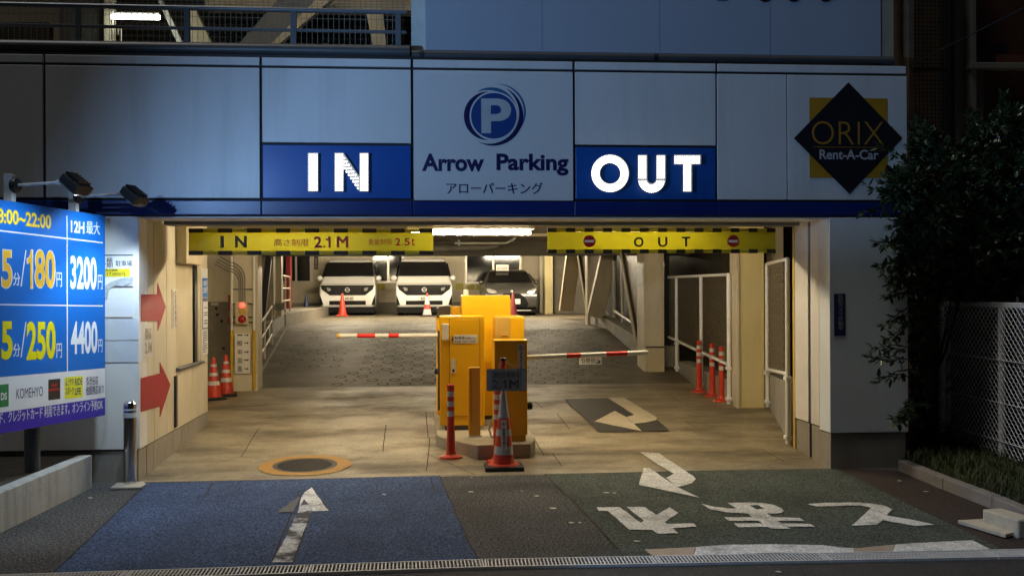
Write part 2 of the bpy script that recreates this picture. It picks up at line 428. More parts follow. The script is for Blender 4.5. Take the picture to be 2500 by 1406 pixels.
# slab joints and cracks
def crack(pts, wpx, onfn, mat=M_crack, jag=0.0, name='ground_joint'):
    m = MB(); P = []
    for (a, b), (c, d) in zip(pts, pts[1:]):
        for i in range(6):
            t = i / 6; P.append((a + (c - a) * t + random.uniform(-jag, jag), b + (d - b) * t + random.uniform(-jag, jag) * .3))
    P.append(pts[-1]); Wd = [onfn(*p) for p in P]
    L = []; 
    for i, p in enumerate(Wd):
        t = (Wd[min(i + 1, len(Wd) - 1)] - Wd[max(i - 1, 0)]); t.z = 0; t.normalize(); sd = Vector((-t.y, t.x, 0)) * wpx
        L += [p + sd, p - sd]
    m.add(L, [(2 * i, 2 * i + 1, 2 * i + 3, 2 * i + 2) for i in range(len(Wd) - 1)])
    o = m.build(name, mat); o['kind'] = 'structure'; return o
fl = lambda x, y: onF(x, y, .003)
for pts in ([(632, 1045), (588, 1115)], [(942, 1037), (935, 1102)], [(1040, 1004), (1045, 1068)], [(1049, 1068), (1046, 1110), (1040, 1150)], [(1010, 1070), (1064, 1067)], [(1040, 1106), (1160, 1158)], [(1292, 1050), (1328, 1110)], [(1306, 980), (1325, 995)], [(1360, 1010), (1390, 1047)], [(1349, 1107), (1372, 1137)], [(1325, 1108), (1560, 1106), (1930, 1100)], [(1862, 1098), (1915, 1126)], [(1640, 970), (1665, 982)], [(1670, 1025), (1700, 1043)]):
    crack(pts, .0038, fl, jag=.8)
g4 = lambda x, y: onZ(x, y, .008)
for pts in ([(1073, 1160), (1085, 1190), (1110, 1245), (1140, 1312), (1170, 1372)], [(1329, 1157), (1400, 1222), (1510, 1340)], [(345, 1192), (120, 1406)], [(1050, 1165), (1062, 1200)], [(518, 1178), (500, 1213)], [(355, 1178), (720, 1169), (1073, 1160), (1330, 1157), (2030, 1143)], [(730, 1206), (665, 1368)], [(761, 1245), (716, 1370)], [(761, 1188), (804, 1247)], [(1390, 1216), (1700, 1208)]):
    crack(pts, .005, g4, jag=1.2)

# painted markings (outlines read from the photograph, laid on the ground at true size)
def worn_edge(pts, amp=.9):
    out = []
    for i, (a, b) in enumerate(pts):
        c, d = pts[(i + 1) % len(pts)]; L = math.hypot(c - a, (d - b) * 2); n = max(1, int(L / 14))
        for k in range(n):
            t = k / n; j = amp if k else amp * .3
            out.append((a + (c - a) * t + random.uniform(-j, j), b + (d - b) * t + random.uniform(-j, j) * .45))
    return out
def mark(name, pts, mat=M_mark, z=.010, holes=(), floor=False):
    pts = worn_edge(pts)
    f = (lambda p: onF(p[0], p[1], .010)) if floor else (lambda p: onZ(p[0], p[1], z))
    o = MB().flat([f(p) for p in pts], [[f(p) for p in h] for h in holes]).build(name, mat); o['kind'] = 'structure'; return o
C5 = lambda p: crop(p, 2.7786, 1300, 900)
C6 = lambda p: crop(p, 3.4633, 1900, 1000)
random.seed(11)
mark('lane_arrow', [(728, 1246), (735, 1215), (745, 1200), (761, 1189), (771, 1204), (783, 1219), (789, 1229), (803, 1245.5), (762, 1247), (754, 1230), (742, 1218)])
mark('lane_arrow', [(727, 1248), (742, 1219), (754, 1231), (761, 1248), (737, 1308), (714, 1371), (664, 1371), (700, 1306)], M_markworn)
mark('lane_arrow', [(728, 1212), (733, 1214), (716, 1249), (676, 1250)], pm('road_ghost', (.075, .078, .085), .8, speck=.3, sscale=80))
mark('turn_arrow', C5([(725, 563), (855, 570), (900, 600)]) + C5([(1090, 725), (1108, 745), (1080, 775), (985, 800), (905, 738), (960, 710), (870, 660)]), floor=True)
mark('turn_arrow', C5([(760, 650), (722, 785), (1135, 873), (985, 802)]))
mark('black_patch', C5([(215, 205), (512, 198), (690, 310), (640, 325), (560, 285), (420, 355), (380, 358)]), M_blackpaint, floor=True)
mark('black_patch', C5([(380, 360), (418, 358), (735, 421), (445, 427)]), M_blackpaint, floor=True)
mark('black_patch', C5([(743, 421), (692, 374), (770, 364), (848, 345), (930, 420)]), M_blackpaint, floor=True)
mark('turn_arrow', C5([(515, 198), (620, 195), (845, 330), (838, 347), (770, 362), (688, 372), (638, 326), (690, 311)]), pm('road_paint_clean', (.56, .50, .37), .6, var=.06, grime=.3, gcol=(.35, .3, .22), gscale=5), floor=True)
mark('turn_arrow', C5([(560, 285), (420, 355), (740, 420), (686, 372), (636, 326)]), MATS['road_paint_clean'], floor=True)
mark('stop_lettering', C5([(435, 938), (590, 936), (735, 1042), (810, 1090), (660, 1090), (510, 962), (450, 962)]))
mark('stop_lettering', C5([(638, 936), (762, 936), (840, 990), (930, 938), (988, 975), (895, 1040), (915, 1050), (1095, 1046), (1112, 1068), (950, 1078), (988, 1113), (850, 1116), (810, 1090), (735, 1042), (757, 1028)]))
mark('stop_lettering', C5([(1145, 913), (1235, 935), (1330, 945), (1385, 945), (1322, 907), (1470, 905), (1560, 908), (1640, 922), (1690, 945), (1705, 962), (1690, 975), (1640, 980), (1590, 978), (1625, 1003), (1815, 1010), (1843, 1030), (1660, 1030), (1690, 1046), (1885, 1050), (1915, 1070), (1720, 1068), (1757, 1083), (1625, 1084), (1590, 1070), (1395, 1072), (1365, 1046), (1560, 1046), (1530, 1028), (1335, 1030), (1298, 1005), (1490, 1005), (1465, 980), (1320, 972), (1200, 950)]),
     holes=[C5([(1470, 925), (1525, 922), (1575, 945), (1520, 952)])])
mark('stop_lettering', C6([(245, 795), (400, 783), (690, 782), (800, 792), (890, 805), (965, 840), (915, 890), (1150, 930), (1325, 970), (1160, 980), (885, 930), (830, 970), (620, 978), (720, 890), (785, 825), (690, 806), (320, 815)]))
top = C5([(1110, 1207), (1300, 1192), (1660, 1187)]) + C6([(0, 1135), (350, 1140), (560, 1163), (640, 1166)])
bot = C6([(640, 1217), (0, 1205)]) + C5([(1300, 1258), (1095, 1262)])
mark('stop_line', top + bot)
mark('stop_line', C5([(760, 1222), (1108, 1207), (1093, 1262), (815, 1265)]), M_markrust)
mark('stop_line', C6([(642, 1166), (700, 1165), (850, 1150), (990, 1137), (960, 1212), (850, 1220), (642, 1217)]), M_markrust)
mark('stop_line', C6([(992, 1136), (1100, 1128), (1640, 1100), (1790, 1175), (1150, 1200), (962, 1212)]))
# manhole: painted ring round a cast cover
cm = onF(745, 1136); cz = floor_z(cm.y)
t = thing('manhole_cover', 'round dark iron manhole cover inside a worn orange ring', 'manhole cover', (cm.x, cm.y, cz))
def annulus(m, r0, r1, c, lift, n=48, j=0.0):
    vs = []
    for k in range(n):
        a = 2 * math.pi * k / n
        for r in (r0, r1 + random.uniform(-j, j)):
            y = c.y + r * math.sin(a); vs.append((c.x + r * math.cos(a), y, floor_z(y) + lift))
    return m.add(vs, [(2 * k, 2 * k + 1, (2 * k + 3) % (2 * n), (2 * k + 2) % (2 * n)) for k in range(n)])
annulus(MB(), .285, .405, cm, .005, j=.012).build('painted_ring', M_orangepaint, t)
annulus(MB(), .262, .285, cm, .007).build('frame', M_iron, t)
m = annulus(MB(), 0.001, .262, cm, .004)
for i in range(-9, 10):
    for j in range(-9, 10):
        x, y = cm.x + i * .027 + (j % 2) * .013, cm.y + j * .027
        if (x - cm.x) ** 2 + (y - cm.y) ** 2 < .24 ** 2: m.box(x - .008, y - .008, floor_z(y), x + .008, y + .008, floor_z(y) + .009)
m.build('cover', M_iron, t)
# drain grates along the kerb line
def gp(px, py): return onZ(px, py, .0)
A0, AM, A1 = gp(210, 1404), gp(1182, 1372.5), gp(2500, 1347.5)
def along(s0):
    """the grate line bends a little at the middle joint; returns point, direction, outward normal"""
    d0, d1 = (AM - A0).normalized(), (A1 - AM).normalized()
    d = d0 if s0 < 0 else d1
    return AM + d * s0, d, Vector((d.y, -d.x, 0))
wid = .17
X0 = -1.9; k = 0
labels = ['steel drain grate at the lower left corner of the blue lane', 'steel drain grate below the worn straight arrow on blue', 'steel drain grate below the grey strip between the lanes', 'steel drain grate below the rusty left end of the stop line', 'steel drain grate below the bent middle of the stop line', 'steel drain grate below the right end of the stop line', 'steel drain grate past the green lane, nearest the stone block']
for k in range(7):
    a, d, nrm = along(k - 3 + .0); b = a + d * .992
    t = thing('drain_grate', labels[k], 'drain grate', a, 'drain grates along the road edge')
    m = MB(); 
    for off in (0.006, wid - .006): m.bar(a + nrm * off + Vector((0, 0, .011)), b + nrm * off + Vector((0, 0, .011)), .012, .022)
    for e in (a + d * .006, b - d * .006): m.bar(e + nrm * .012 + Vector((0, 0, .011)), e + nrm * (wid - .012) + Vector((0, 0, .011)), .010, .020)
    m.build('grate_frame', M_galv, t)
    m = MB(); n = 46
    for i in range(1, n):
        p = a + d * (.992 * i / n)
        m.bar(p + nrm * .012 + Vector((0, 0, .018)), p + nrm * (wid - .012) + Vector((0, 0, .018)), .0085, .005)
    for q in (.33, .66): m.bar(a + nrm * wid * q + Vector((0, 0, .006)), b + nrm * wid * q + Vector((0, 0, .006)), .004, .008)
    m.build('grate_bars', M_galv, t)
d0, n0 = along(-1)[1:]; d, nrm = along(1)[1:]
a, b, z_ = AM - d0 * 5, AM + d * 6, Vector((0, 0, .0055))
struct(MB().quad(a + z_, AM + z_, AM + n0 * wid + z_, a + n0 * wid + z_).quad(AM + z_, b + z_, b + nrm * wid + z_, AM + nrm * wid + z_).build('drain_channel', M_crack))
a2, m2, b2 = a + n0 * (wid + .002), AM + nrm * (wid + .002), b + nrm * (wid + .002)
z_ = Vector((0, 0, .007)); n9 = Vector((0, -1.8, 0))
struct(MB().quad(a2 + z_, m2 + z_, m2 + n9 + z_, a2 + n9 + z_).quad(m2 + z_, b2 + z_, b2 + n9 + z_, m2 + n9 + z_).build('road', pm('asphalt_road', (.034, .032, .031), .85, var=.2, bump=.7, bscale=120, speck=.5, sscale=70)))

# ------------------------------------------------------------------ entrance facade
Zt, Zj, Zb1, Zb0, Zs = zpx(146, YF), zpx(171, YF), zpx(489, YF), zpx(528.5, YF), zpx(355, YF)
XE = xpx(2217, YF)
XJ = [-6.2, xpx(108, YF, 320), xpx(637, YF, 320), xpx(1006.5, YF, 320), xpx(1401.5, YF, 320), xpx(1750.5, YF, 320), xpx(1922, YF, 320), XE]
T = thing('parking_facade', 'pale panelled entrance front with a dark blue band above the wide opening', 'building front', ((XJ[0] + XE) / 2, YF, 0))
g = .011
def panel(x0, z0, x1, z1, mat, name='wall_panel', y=YF, gx=g, lab=None):
    o = MB().box(x0 + gx, y, z0 + g, x1 - gx, y + .03, z1 - g).build(name, mat, T, bevel=.004)
    if lab: o['label'] = lab
MB().box(XJ[0], YF + .028, Zb0, XE - .004, YF + .45, Zt - .005).build('backing_wall', M_joint, T)
for i in range(7):
    x0, x1 = XJ[i], XJ[i + 1]
    if i != 6: panel(x0, Zj, XJ[i + 1] if i != 5 else XE, Zt, M_panel)
    zb = Zb1
    if i in (2, 4):
        panel(x0, zb, x1, Zs, M_blue, 'sign_panel', gx=.013, lab='saturated blue panel under the lit letters'); zb = Zs
    panel(x0, zb, x1, Zj, M_panel, gx=.004 if i in (5, 6) else g)
    if i < 6: panel(x0, Zb0, x1 if i != 5 else XE, Zb1, M_band, 'band_panel', gx=.003)
# pillars
zpl = .275
m = MB().box(-6.2, YF + .002, zpl, XL, YF + .25, Zb0 - .004); m.build('pillar_cladding', M_pillar, T, bevel=.004)
m = MB().box(-6.2, YF + .016, -.05, XL - .012, YF + .25, zpl - .012); m.build('plinth', M_plinth, T, bevel=.003)
m = MB().box(XR, YF + .002, zpx(1056, YF, 2100), XE - .002, YF + .25, Zb0 - .004); m.build('pillar_cladding', pm('pillar_grey', (.74, .80, .84), .45, var=.04, scale=2, grime=.15, gcol=(.3, .3, .3), gstretch=(2, 2, .5)), T, bevel=.004)
m = MB().box(XR + .008, YF + .016, -.05, XE - .02, YF + .25, zpx(1058, YF, 2100) - .004); m.build('plinth', M_plinth, T, bevel=.003)
MB().box(XL + .002, YF + .034, Zb0 - .014, XR - .002, 9.195, Zb0 - .003).build('soffit', pm('soffit_white', (.8, .79, .76), .5, var=.03), T)
MB().box(-2.33, 9.2, zpx(550, 9.2), 3.40, 9.42, Zb0 - .002).build('shutter_box', pm('shutter_grey', (.2, .2, .19), .5, var=.05), T, bevel=.006)
# right jamb: two white cladding strips with a black guide between, stone plinth below
ZR = zpx(1050, YF, 2000)
def jamb(y0, y1, mat=M_pillar): MB().box(XR, y0, ZR, XR + .12, y1, Zb0 - .004).build('jamb_cladding', mat, T, bevel=.004); MB().box(XR + .01, y0, -.02, XR + .12, y1, ZR - .012).build('plinth', M_plinth, T, bevel=.003)
yA, yB = onX(1978, 900, XR).y, onX(1941, 900, XR).y
jamb(YF + .254, yA - .01); jamb(yA + .05, yB)
MB().box(XR + .02, yA - .008, 0, XR + .12, yA + .048, Zb0 - .004).build('shutter_guide', M_joint, T)
MB().box(XR + .0, yB + .004, .03, XR + .12, yB + .06, 2.38).build('jamb_edge', pm('jamb_yellow', (.6, .45, .1), .5), T)
# left inner wall with the recessed counter
Y1, Y2, Y3, Y4 = onX(376, 800, XL).y, onX(407, 800, XL).y, onX(430, 800, XL).y, onX(490, 800, XL).y
Y5 = 11.34; zc = onX(460, 889, XL).z
def wl(y0, y1, z0, z1, name='wall_panel', mat=M_cream): return MB().box(XL - .25, y0, z0, XL, y1, z1).build(name, mat, T, bevel=.003)
MB().box(XL - .24, YF + .252, 0, XL - .012, Y5 - .01, 2.36).build('backing_wall', M_joint, T)
for a, b in ((YF + .254, Y1 - .006), (Y1 + .006, Y2 - .004), (Y2 + .004, Y3 - .004)): wl(a, b, zpl, 2.35)
wl(Y3, Y4 - .003, zpl, zc - .035)
wl(Y4 + .003, Y5, zpl, 2.35)
for a, b in ((YF + .254, Y1 - .004), (Y1 + .004, 10.2), (10.208, Y5)): MB().box(XL - .25, a, -.02, XL - .008, b, zpl - .01).build('plinth', M_plinth, T, bevel=.003)
MB().box(XL - .24, Y3 + .002, zc - .03, XL + .03, Y4 + .05, zc).build('counter', M_darkmetal, T, bevel=.006)
MB().box(XL - .02, Y3 + .003, zc + .002, XL - .005, Y4 - .35, 2.1).build('recess_board', M_creamdark, T)
MB().box(XL - .02, Y4 - .3, zc + .002, XL + .01, Y4 - .2, 2.2).build('recess_frame', M_black, T, bevel=.004)
MB().box(XL - .02, Y4 - .17, zc + .002, XL + .015, Y4 - .1, 2.2).build('recess_frame', M_creamdark, T, bevel=.004)
MB().box(XL - .01, Y3 + .003, onX(450, 645, XL).z, XL + .10, Y4 - .36, 2.3).build('lintel_box', M_creamdark, T, bevel=.006)
MB().box(XL + .002, Y3 - .10, .30, XL + .02, Y3 - .03, onX(422, 918, XL).z).build('kick_strip', M_black, T, bevel=.004)
# red arrows painted over the cladding strips
def wallpoly(name, pts, mat, lab, cat):
    o = MB().prism([onX(x, y, XL + .0015) for x, y in pts], (.003, 0, 0)).build(name, mat); return tag(o, lab, cat, 'red arrows on the entrance wall')
wallpoly('wall_arrow', [(344, 718.5), (384, 718.5), (384.5, 691), (404, 749), (385, 808), (384.5, 783), (344, 784)], M_arrowred, 'upper red arrow on the cream entrance wall, pointing in', 'arrow sign')
wallpoly('wall_arrow', [(343.5, 923), (390.5, 911), (390, 884), (415.5, 939), (390, 1018), (390, 992), (343.5, 1005)], M_arrowred, 'lower red arrow on the cream entrance wall, pointing in', 'arrow sign')
def wquad(x0, y0, x1, y1, lift=.004):
    """upright quad on the left inner wall from its picture corners"""
    a, b = onX(x0, (y0 + y1) / 2, XL), onX(x1, (y0 + y1) / 2, XL)
    z1, z0 = onX((x0 + x1) / 2, y0, XL).z, onX((x0 + x1) / 2, y1, XL).z; X = XL + lift
    return [Vector((X, a.y, z0)), Vector((X, b.y, z0)), Vector((X, b.y, z1)), Vector((X, a.y, z1))]
t = tag(MB().prism(wquad(349, 790, 371, 872, .002), (.004, 0, 0)).build('height_notice', M_signwhite), 'faded height limit notice between the two red arrows', 'notice')
text('lettering', '高さ\n制限', wquad(352, 800, 368, 828, .008), M_faded, t, line=.9)
text('lettering', '2.1M', wquad(352, 835, 368, 862, .008), M_faded, t, bold=.03)
t = tag(MB().prism(wquad(419, 706, 430, 802, .002), (.003, 0, 0)).build('wall_sticker', M_signwhite), 'narrow upright sticker of tiny black print on the cream entrance wall', 'sticker')
text('lettering', '出\n庫\n車\n両\n優\n先', wquad(425.5, 708, 429, 800, .007), M_printblk, t, line=.85)
text('lettering', '歩\n行\n者\n注\n意', wquad(420, 712, 423.5, 798, .007), M_faded, t, line=.85)
t = tag(MB().prism(wquad(492, 655, 506, 866, .002), (.004, 0, 0)).build('tariff_poster', M_boardwhite), 'tall white and blue tariff poster at the inner end of the entrance wall', 'poster')
MB().prism(wquad(492.5, 679, 505.5, 726, .0065), (.0008, 0, 0)).build('blue_field', M_board, t)
MB().prism(wquad(492.5, 727, 505.5, 803, .0065), (.0008, 0, 0)).build('blue_field', M_navy, t)
MB().prism(wquad(494, 736, 505, 800, .008), (.0008, 0, 0)).build('white_field', M_boardwhite, t)
text('lettering', '180円\n250円', wquad(494, 684, 505, 716, .0085), M_boardwhite, t)
m = MB(); random.seed(5)
for i in range(13): m.prism(wquad(494, 808 + i * 4.2, random.uniform(499, 505), 809.6 + i * 4.2, .0065), (.0006, 0, 0))
for yy in (750, 762, 768, 781, 788): m.prism(wquad(496, yy, 504, yy + 2.4, .0092), (.0006, 0, 0))
m.build('small_print', M_printblk, t)

# notices on the lit face of the left pillar
YP = YF + .002
def onpillar(name, x0, y0, x1, y1, mat, lab, cat, th=.004):
    return tag(MB().prism(rectY(x0, y0, x1, y1, YP, .0015), (0, -th, 0)).build(name, mat), lab, cat)
t = onpillar('lease_poster', 232, 617, 327, 703, M_boardwhite, 'torn white monthly lease poster on the bright pillar beside the price board', 'poster')
text('lettering', '月極\n定期', rectY(244, 629, 276, 654, YP, .007), M_printblk, t, line=.9)
text('lettering', '駐車場', rectY(283, 636, 323, 650, YP, .007), M_printblk, t)
MB().prism(rectY(246, 656, 318, 676, YP, .006), (0, -.0006, 0)).build('yellow_strip', pm('strip_yellow', (.75, .62, .02), .5), t)
text('lettering', '台数限定募集', rectY(244, 657, 288, 662.5, YP, .0075), M_printblk, t)
text('lettering', '17,000円', rectY(262, 664.5, 306, 674, YP, .0075), M_printblk, t)
MB().prism(rectY(236, 622, 325, 624.5, YP, .006), (0, -.0006, 0)).build('rule', M_printblk, t)
q = [onY(x, y, YP - .008) for x, y in ((252, 700), (272, 688), (300, 678), (326, 676), (324, 690), (300, 700), (284, 696), (268, 705), (262, 728), (254, 730))]
MB().prism(q, (0, -.006, 0)).build('peeling_sheet', M_peel, t)
t = onpillar('blank_notice', 232, 698, 325, 776, M_boardwhite, 'blank white sheet under the torn lease poster', 'notice')
MB().prism(rectY(240, 698.5, 324, 700.5, YP, .006), (0, -.0006, 0)).build('rule', M_faded, t); MB().prism(rectY(240, 773.5, 324, 776, YP, .006), (0, -.0006, 0)).build('rule', M_faded, t)
onpillar('blank_notice', 235, 778, 338, 830, pm('notice_pale', (.62, .66, .70), .4), 'upper of two pale blank plates on the bright pillar', 'notice')
onpillar('blank_notice', 235, 832.5, 338, 884, MATS['notice_pale'], 'lower of two pale blank plates on the bright pillar', 'notice')
# camera notice on the right pillar
t = tag(MB().prism(rectY(2036, 717, 2063, 820, YF + .002, .0015), (0, -.004, 0)).build('camera_notice', pm('notice_navy', (.012, .018, .10), .4)), 'narrow navy security camera notice on the dark right pillar', 'notice')
text('lettering', '防\n犯\nカ\nメ\nラ\n作\n動\n中', rectY(2045.5, 719, 2058, 806, YF, .0055), pm('notice_print', (.4, .4, .45), .5), t, line=.86)

# ------------------------------------------------------------------ signs on the facade
t = tag(MB().prism(rectY(1010.5, 181, 1398.5, 489.5, YF, .0015), (0, -.003, 0)).build('parking_logo_sign', M_logopanel), 'pale sign with a round P logo and navy words Arrow Parking', 'sign')
ys = YF - .0055
def pts_crop(p, y): return [onY(a, b, y) for a, b in crop(p, 7.4, 1080, 190)]
def arcpts(cx, cy, r, a0, a1, n=30): return [(cx + r * math.cos(R(a0 + (a1 - a0) * k / n)), cy - r * math.sin(R(a0 + (a1 - a0) * k / n))) for k in range(n + 1)]
def fullcircle(cx, cy, r, n=56): return [(cx + r * math.cos(2 * math.pi * k / n), cy + r * math.sin(2 * math.pi * k / n)) for k in range(n)]
def lune(name, c1, r1, c2, r2, mat, lift):
    """circle 1 without circle 2 (centres in crop units)"""
    d = math.hypot(c2[0] - c1[0], c2[1] - c1[1]); a = (d * d + r1 * r1 - r2 * r2) / (2 * d)
    h = math.sqrt(max(r1 * r1 - a * a, 1)); th = math.atan2(c2[1] - c1[1], c2[0] - c1[0])
    t1 = math.acos(max(-1, min(1, a / r1))); t2 = math.acos(max(-1, min(1, (d - a) / r2)))
    n = 40
    o = [(c1[0] + r1 * math.cos(th + t1 + (2 * math.pi - 2 * t1) * k / n), c1[1] + r1 * math.sin(th + t1 + (2 * math.pi - 2 * t1) * k / n)) for k in range(n + 1)]
    th2 = th + math.pi
    i = [(c2[0] + r2 * math.cos(th2 + t2 - 2 * t2 * k / n), c2[1] + r2 * math.sin(th2 + t2 - 2 * t2 * k / n)) for k in range(n + 1)]
    MB().prism(pts_crop(o + i[1:-1], YF - lift), (0, -.0006, 0)).build(name, mat, t)
lune('logo_arc', (825, 692), 437, (939, 692), 449, M_navy, .0056)
lune('logo_arc', (919, 688), 543, (843, 650), 544, M_navy, .0062)
lune('logo_arc', (885, 639), 462, (814, 809), 582, M_tealblue, .0069)
lune('logo_arc', (1000, 620), 508, (950, 635), 522, M_tealblue, .0050)
MB().prism(pts_crop(fullcircle(930, 690, 438), YF - .0074), (0, -.0005, 0)).build('logo_ring', M_logopanel, t)
MB().prism(pts_crop(fullcircle(930, 690, 412), YF - .0082), (0, -.0005, 0)).build('logo_disc', M_midblue, t)
MB().prism(pts_crop([(700, 378), (1000, 378), (1080, 390), (1150, 420), (1205, 470), (1238, 540), (1242, 600), (1225, 670), (1185, 725), (1120, 765), (1040, 785), (878, 787), (878, 1005), (705, 1005)], YF - .009), (0, -.0005, 0), [pts_crop([(875, 500), (985, 500), (1030, 515), (1058, 555), (1060, 600), (1040, 640), (985, 658), (875, 660)], YF - .009)]).build('logo_letter', pm('letter_grey', (.42, .46, .50), .4), t)
text('lettering', 'Arrow', rectY(1030, 376, 1182, 419, YF, .0052), M_navy, t, bold=.035)
text('lettering', 'Parking', rectY(1212, 376, 1388, 429, YF, .0052), M_navy, t, bold=.035)
text('lettering', 'アローパーキング', rectY(1090, 446, 1325, 474, YF, .0052), M_navy, t, bold=.03)
# rental sign: yellow square behind a black diamond
t = tag(MB().prism(rectY(1976, 240, 2166, 435, YF, .0015), (0, -.002, 0)).build('rental_sign', pm('sign_ochre', (.42, .22, .012), .5)), 'black diamond rental sign over an ochre square beside the dark bush', 'sign')
MB().prism([onY(a, b, YF - .004) for a, b in ((1938, 338), (2071, 202), (2203, 338), (2074, 474))], (0, -.002, 0)).build('diamond', pm('sign_black', (.006, .006, .012), .5), t)
text('lettering', 'ORIX', rectY(1981, 297, 2157, 354, YF, .0068), pm('sign_gold', (.34, .17, .02), .5), t, bold=-.014)
text('lettering', 'Rent-A-Car', rectY(2000, 366, 2144, 390, YF, .0068), pm('sign_grey', (.42, .43, .46), .5), t)
MB().prism(rectY(1985, 359.5, 2155, 361, YF, .0068), (0, -.0005, 0)).build('rule', MATS['sign_gold'], t)
# lit letters made of round lamps
def lit_sign(name, lab, letters, y_lo, y_hi):
    t = thing(name, lab, 'lit sign', onY(letters[0][1], y_hi, YF), 'lit lane signs')
    for ch, strokes in [(l[0], l[2]) for l in letters]:
        base, dots = MB(), MB()
        for st in strokes:
            if st[0] == 'poly': base.prism([onY(x, y, YF - .026) for x, y in st[1]], (0, -.022, 0), [[onY(x, y, YF - .026) for x, y in h] for h in st[2]])
            else:
                for x, y in st[1]:
                    p = onY(x, y, YF - .0485); rr = .0068
                    dots.lathe([(rr, 0), (rr * .8, .008), (rr * .3, .012)], p, 8, 'y')
        o = base.build('letter', M_ledbase_glow, t)
        dots.build('bulbs', M_led, o)['kind'] = 'stuff'
    return t
def grid(x0, x1, y0, y1, nx, ny): return [(x0 + (x1 - x0) * i / (nx - 1), y0 + (y1 - y0) * j / (ny - 1)) for i in range(nx) for j in range(ny)]
def rect(x0, y0, x1, y1): return [(x0, y0), (x1, y0), (x1, y1), (x0, y1)]
I_ = [('poly', rect(752, 374, 777, 468), []), ('dots', grid(756, 773, 378, 464, 4, 17))]
N_ = [('poly', [(817, 374), (839, 374), (878, 432), (878, 374), (900, 374), (900, 468), (878, 468), (839, 410), (839, 468), (817, 468)], []),
      ('dots', grid(820.5, 835.5, 378, 464, 4, 17) + grid(881.5, 896.5, 378, 464, 4, 17) + [(x, 384 + (x - 840) * 1.47 + o) for x in (840.5, 846, 851.5, 857, 862.5, 868, 873.5) for o in (2, 10, 19, 27)])]
lit_sign('lit_letters', 'lit white bulb letters IN on the blue panel', [('I', 752, I_), ('N', 817, N_)], 374, 468)
oc = (1489, 424)
def ring(cx, cy, r, n): return [(cx + r * math.cos(2 * math.pi * k / n), cy + r * math.sin(2 * math.pi * k / n)) for k in range(n)]
O_ = [('poly', ring(*oc, 46, 48), [ring(*oc, 25, 36)]), ('dots', ring(*oc, 43, 50) + ring(*oc, 37.9, 44) + ring(*oc, 32.8, 38) + ring(*oc, 27.8, 32))]
def half(cx, cy, r, n): return [(cx + r * math.cos(math.pi * k / n), cy + r * math.sin(math.pi * k / n)) for k in range(n + 1)]
U_ = [('poly', rect(1557, 379, 1579, 437), []), ('poly', rect(1602, 379, 1624, 437), []), ('poly', half(1590.5, 437.2, 33.5, 16) + half(1590.5, 437.2, 11.5, 10)[::-1], []),
      ('dots', grid(1560.5, 1575.5, 383, 434, 4, 11) + grid(1605.5, 1620.5, 383, 434, 4, 11) + half(1590.5, 439, 30, 18)[1:-1] + half(1590.5, 439, 24.7, 15)[1:-1] + half(1590.5, 439, 19.4, 12)[1:-1] + half(1590.5, 439, 14.5, 9)[1:-1])]
T_ = [('poly', [(1645, 379), (1710, 379), (1710, 402), (1688, 402), (1688, 469), (1667, 469), (1667, 402), (1645, 402)], []),
      ('dots', grid(1649, 1706, 383, 398, 11, 4) + grid(1670.5, 1684.5, 404, 465, 4, 12))]
lit_sign('lit_letters', 'lit white bulb letters OUT on the blue panel', [('O', 1443, O_), ('U', 1557, U_), ('T', 1645, T_)], 379, 469)

# ------------------------------------------------------------------ price board at the kerb
PR, PL = onY(256, 770, 8.6), onY(0, 770, 7.4)
bdir = Vector((PR.x - PL.x, PR.y - PL.y, 0)).normalized(); bn = Vector((bdir.y, -bdir.x, 0))    # bn points to the driveway
def slope(y): return .156 - (y - 487) / 571 * .324
def onB(x, y, lift=0.0): return onP(x, y, PR + bn * lift, bn)
def bq(x0, y0, x1, y1, lift=.004):
    cy = (y0 + y1) / 2; cx = (x0 + x1) / 2; out = []
    for x, y in ((x0, y1), (x1, y1), (x1, y0), (x0, y0)): out.append(onB(x, y + slope(y) * (x - cx), lift))
    return out
t = thing('price_board', 'tall blue parking price board on grey posts at the left kerb', 'price board', (onB(122, 1040).x - .12, onB(122, 1040).y, .26))
ext = -150                                   # the board runs on past the picture edge
def bpoly(pts, lift, th=.0006): return MB().prism([onB(x, y, lift) for x, y in pts], bn * th)
def edge_y(x, ya, yb): return ya + (yb - ya) * x / 256
def strip(y0a, y0b, y1a, y1b, lift, x0=ext, x1=256): return [(x0, edge_y(x0, y1a, y1b)), (x1, edge_y(x1, y1a, y1b)), (x1, edge_y(x1, y0a, y0b)), (x0, edge_y(x0, y0a, y0b))]
MB().prism([onB(x, y, 0) for x, y in strip(487, 527, 1059, 1013.5, 0)], bn * -.09).build('cabinet', M_greymetal, t)
bpoly(strip(487.5, 527.5, 920, 898, 0), .001, .002).build('blue_field', M_board, t)
bpoly(strip(920.5, 898.5, 1007, 970, 0), .001, .002).build('white_field', M_boardwhite, t)
bpoly(strip(1007.5, 970.5, 1058.5, 1013, 0), .001, .002).build('violet_field', M_boardpurple, t)
m = MB()
for pts in (strip(561.5, 591.5, 565, 595, 0, ext, 251), strip(742, 745.5, 745, 748.5, 0, ext, 251)): m.prism([onB(x, y, .0035) for x, y in pts], bn * .0006)
m.prism([onB(x, y, .0035) for x, y in ((163.3, 907), (165.7, 907), (164.7, 527), (162.4, 527))], bn * .0006)
m.build('table_rules', M_boardwhite, t)
def bt(body, q, mat, bold=0.0, lift=.004): text('lettering', body, bq(*q, lift), mat, t, bold=bold)
MN_ = pm('mark_navy', (.02, .03, .12), .5)
bt('8:00~22:00', (-7, 516, 125, 552), M_boardorange, .035, .0044); bt('8:00~22:00', (-5, 517.5, 123.5, 550.5), M_boardyel, 0, .005)
